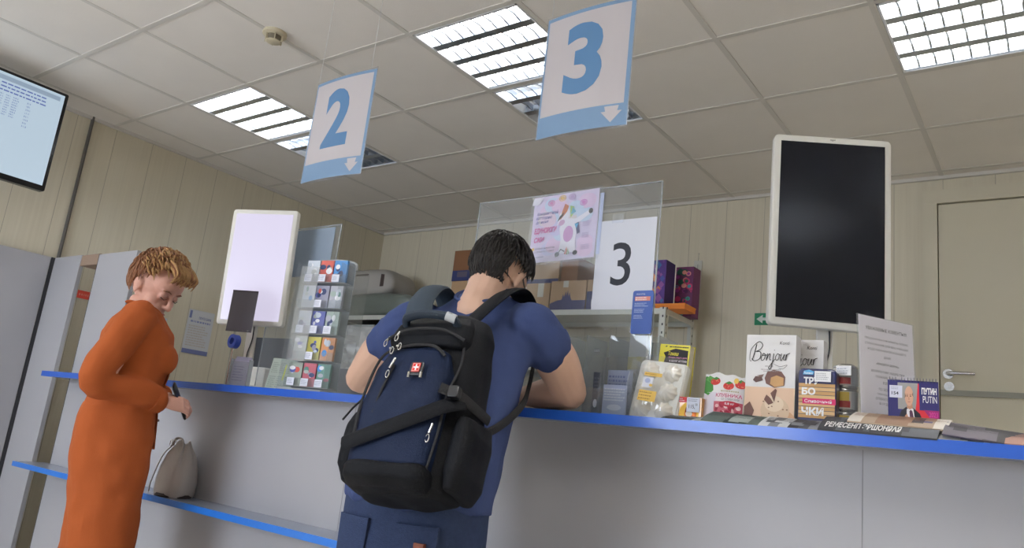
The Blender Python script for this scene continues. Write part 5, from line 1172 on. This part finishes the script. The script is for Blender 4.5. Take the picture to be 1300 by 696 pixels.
# --- the woman
WO = Vector((-2.975, 1.52, 0)); WRZ = R(-25)
wo = thing('person', 'woman in a long rust orange dress with short reddish hair, looking down', 'person', WO, WRZ)
DR = mat('rust_dress', S(160, 82, 42), .9, var=.06, vscale=10, bump=.3, bscale=400, spec=.15)
HW = Matrix.Translation((-.02, .042, 1.436)) @ rot(R(-30), R(0), R(-46)) @ Matrix.Scale(1.08, 4)
b = MB(); sk = SKIN_W
loft(b, [(0, -.0, .78, .13, .09, 0, .85), (0, 0, 1.0, .13, .10, 0, .85), (0, .01, 1.15, .145, .10, 0, .85), (0, .01, 1.27, .13, .075, R(8), .85), (0, .02, 1.32, .05, .05, R(12), .9)], sk)
limb(b, [(0, .018, 1.29), (0, .045, 1.37), HW @ Vector((0, -.02, -.03))], [.055, .050, .052], sk)
head_geo(b, HW, sk, True)
arms = {1: (Vector((.165, -.01, 1.275)), Vector((.205, -.085, 1.035)), Vector((.120, .145, .985))), -1: (Vector((-.165, .0, 1.275)), Vector((-.215, -.06, 1.035)), Vector((-.02, .165, 1.0)))}
for s, (sh, el, wr) in arms.items():
    limb(b, [sh, (sh+el)/2, el], [.05, .046, .040], sk); limb(b, [el, el*.6+wr*.4, wr], [.040, .038, .026], sk)
hR = frame(arms[1][2], (-.25, 1, -.05), (-.75, 0, -.6)); hL = frame(arms[-1][2], (.55, .85, -.1), (.3, 0, -1))
hand_geo(b, hR, sk, 1, .50, .05, .92); hand_geo(b, hL, sk, -1, .55, .05, .92)
for s in (-1, 1): limb(b, [(s*.085, -.02, .80), (s*.09, .0, .46), (s*.085, -.03, .09), (s*.085, -.01, .055)], [.070, .05, .038, .036], sk)
fuse(b, .0046, 4, 'body', wo, sk)
b = MB()
loft(b, [(0, .03, .30, .165, .126, 0, .95), (0, .03, .45, .164, .126, 0, .95), (0, .025, .62, .168, .130, 0, .95), (0, .015, .78, .178, .140, 0, .92), (0, .01, .90, .175, .138, 0, .9), (0, .015, .99, .158, .124, 0, .9), (0, .02, 1.08, .160, .130, 0, .9), (0, .022, 1.16, .168, .132, 0, .88), (0, .015, 1.235, .178, .128, R(4), .88), (0, .005, 1.295, .150, .092, R(8), .9), (0, .008, 1.325, .088, .070, R(12), 1), (0, .012, 1.340, .066, .060, R(14), 1)], DR)
b.ball((.07, .115, 1.145), (.070, .060, .065), DR, 16); b.ball((-.07, .115, 1.145), (.070, .060, .065), DR, 16)
for s, (sh, el, wr) in arms.items():
    limb(b, [Vector((s*.10, .0, 1.285)), sh, (sh+el)/2+Vector((s*.005, -.012, 0)), el+Vector((s*.005, -.01, -.004)), el*.5+wr*.5, el*.10+wr*.90], [.058, .066, .063, .057, .052, .046], DR)
def dress_fold(c):
    f_ = noise.noise(Vector((c.x*9, c.y*9, c.z*1.6)))*(.020 if c.z < .95 else .008)+noise.noise(Vector((c.x*20, c.y*16, c.z*13)))*.008
    return f_
fuse(b, .0065, 4, 'dress', wo, DR, dress_fold)
cl = MB()
for s in (-1, 1): cl.tube(spline([(0, -.046, 1.350), (s*.046, -.032, 1.350), (s*.064, .012, 1.340), (s*.052, .058, 1.315), (s*.018, .090, 1.272)]), [.012]*33, DR, 8, None, .45, (0, .3, 1))
cl.build('collar', wo, True)
MB().tube(spline([(.0, .092, 1.30), (.0, .132, 1.235), (0, .156, 1.16), (0, .152, 1.08), (0, .137, .99), (0, .146, .90), (0, .156, .80)]), [.014]*49, DR, 8, None, .35, (0, 1, 0)).build('button_placket', wo, True)
for z_, y_ in ((1.25, .130), (1.17, .162), (1.09, .158), (1.0, .143), (.91, .152)):
    MB().ball((0, y_, z_), (.006, .004, .006), ink(200, 190, 176), 10).build('button', wo, True)
for s, (sh, el, wr) in arms.items():
    a_, c_ = el*.16+wr*.84, el*.06+wr*.94
    MB().tube([a_, c_], [.049, .047], DR, 20).build('cuff', wo, True)
MB().tube([HW @ Vector(p) for p in ((-.02, .01, -.12), (.0, .02, -.12))], .001, STEEL, 4)
for s in (-1, 1): shoe(wo, s*.085, 0, mat('shoe_brown', (.07, .035, .02), .5), -s*.1)
HAIR_W = mat('hair_reddish', S(128, 82, 50), .5, bump=.5, bscale=260, var=.45, vscale=50); HAIR_L = mat('hair_blond_tips', S(160, 122, 76), .5, bump=.5, bscale=260, var=.3, vscale=50)
def lineW(d_): return d_.z > -.42+1.25*max(0, d_.y+.15) and not (abs(d_.x) > .75 and -.25 < d_.y < .45 and d_.z < .16) and not (d_.y > .36 and d_.z < .60)
thW = lambda d_: .007+.013*max(0, d_.z)+.005*max(0, d_.y)
h = MB(); hair_cap(h, HW, HAIR_W, lineW, thW, seed=4)
hair_locks(h, HW, HAIR_W, 900, lineW, lambda d_: (d_.x*.3+.2, .9*max(0, d_.z+.2), -1+1.0*max(0, d_.z)), lambda d_: thW(d_)+.004, lambda d_: .014 if d_.y > .0 else .034, .0032, 5)
hair_locks(h, HW, HAIR_L, 300, lambda d_: lineW(d_) and d_.z > .25 and d_.y > -.3, lambda d_: (d_.x*.3+.3, 1.0, -.2), lambda d_: thW(d_)+.008, lambda d_: .024, .0032, 6)
# fringe swept forward over the brow
rg = random.Random(12)
for k in range(120):
    x0_ = rg.uniform(-.055, .055); z1_ = rg.uniform(.080, .105); pts = [(x0_, .035, z1_+.020), (x0_+.006, .075, z1_+.016), (x0_+.012, .104+rg.uniform(0, .012), z1_+.002), (x0_+.016, .106+rg.uniform(-.004, .008), z1_-.012-rg.uniform(0, .012))]
    h.tube([HW @ Vector(p) for p in spline(pts, 4)], [.0036]*10+[.0028, .002, .0008], HAIR_L if k % 3 else HAIR_W, 5)
h.build('hair', wo, True)
LP_ = mat('lips_woman', S(180, 92, 88), .4)
MB().ball((0, .0965, -.0655), (.020, .0035, .0042), LP_, 12, HW).ball((0, .0955, -.0740), (.017, .0035, .0045), LP_, 12, HW).build('lips', wo, True)
for s in (-1, 1):
    MB().tube([HW @ Vector(p) for p in ((s*.016, .0915, -.007), (s*.03, .0935, -.011), (s*.044, .086, -.006))], .0016, ink(60, 40, 34), 6).build('eyelashes', wo, True)
    MB().tube([HW @ Vector(p) for p in ((s*.014, .0935, .018), (s*.03, .0945, .024), (s*.048, .084, .019))], [.0018, .003, .0014], HAIR_W, 6).build('eyebrow', wo, True)
MB().ball((.0815, -.002, -.044), (.003, .003, .004), STEEL, 8, HW).build('earring', wo, True)
# dark wallet phone in her hands
wlt = hR @ Vector((-.035, .075, -.022)); wlt = (Matrix.Translation(WO) @ Matrix.Rotation(WRZ, 4, 'Z')) @ wlt
t = thing('mobile_phone', 'dark phone held in the hands of the woman in orange', 'phone', wlt, R(-30)); t.rotation_euler = (R(28), R(20), R(-30))
MB().rbox((-.036, -.005, -.072), (.036, .004, .072), ink(22, 22, 26, .3), .008).build('housing', t, True); MB().box((-.032, -.0058, -.066), (.032, -.0051, .066), mat('phone_glass', (.01, .01, .012), .1)).build('screen', t)
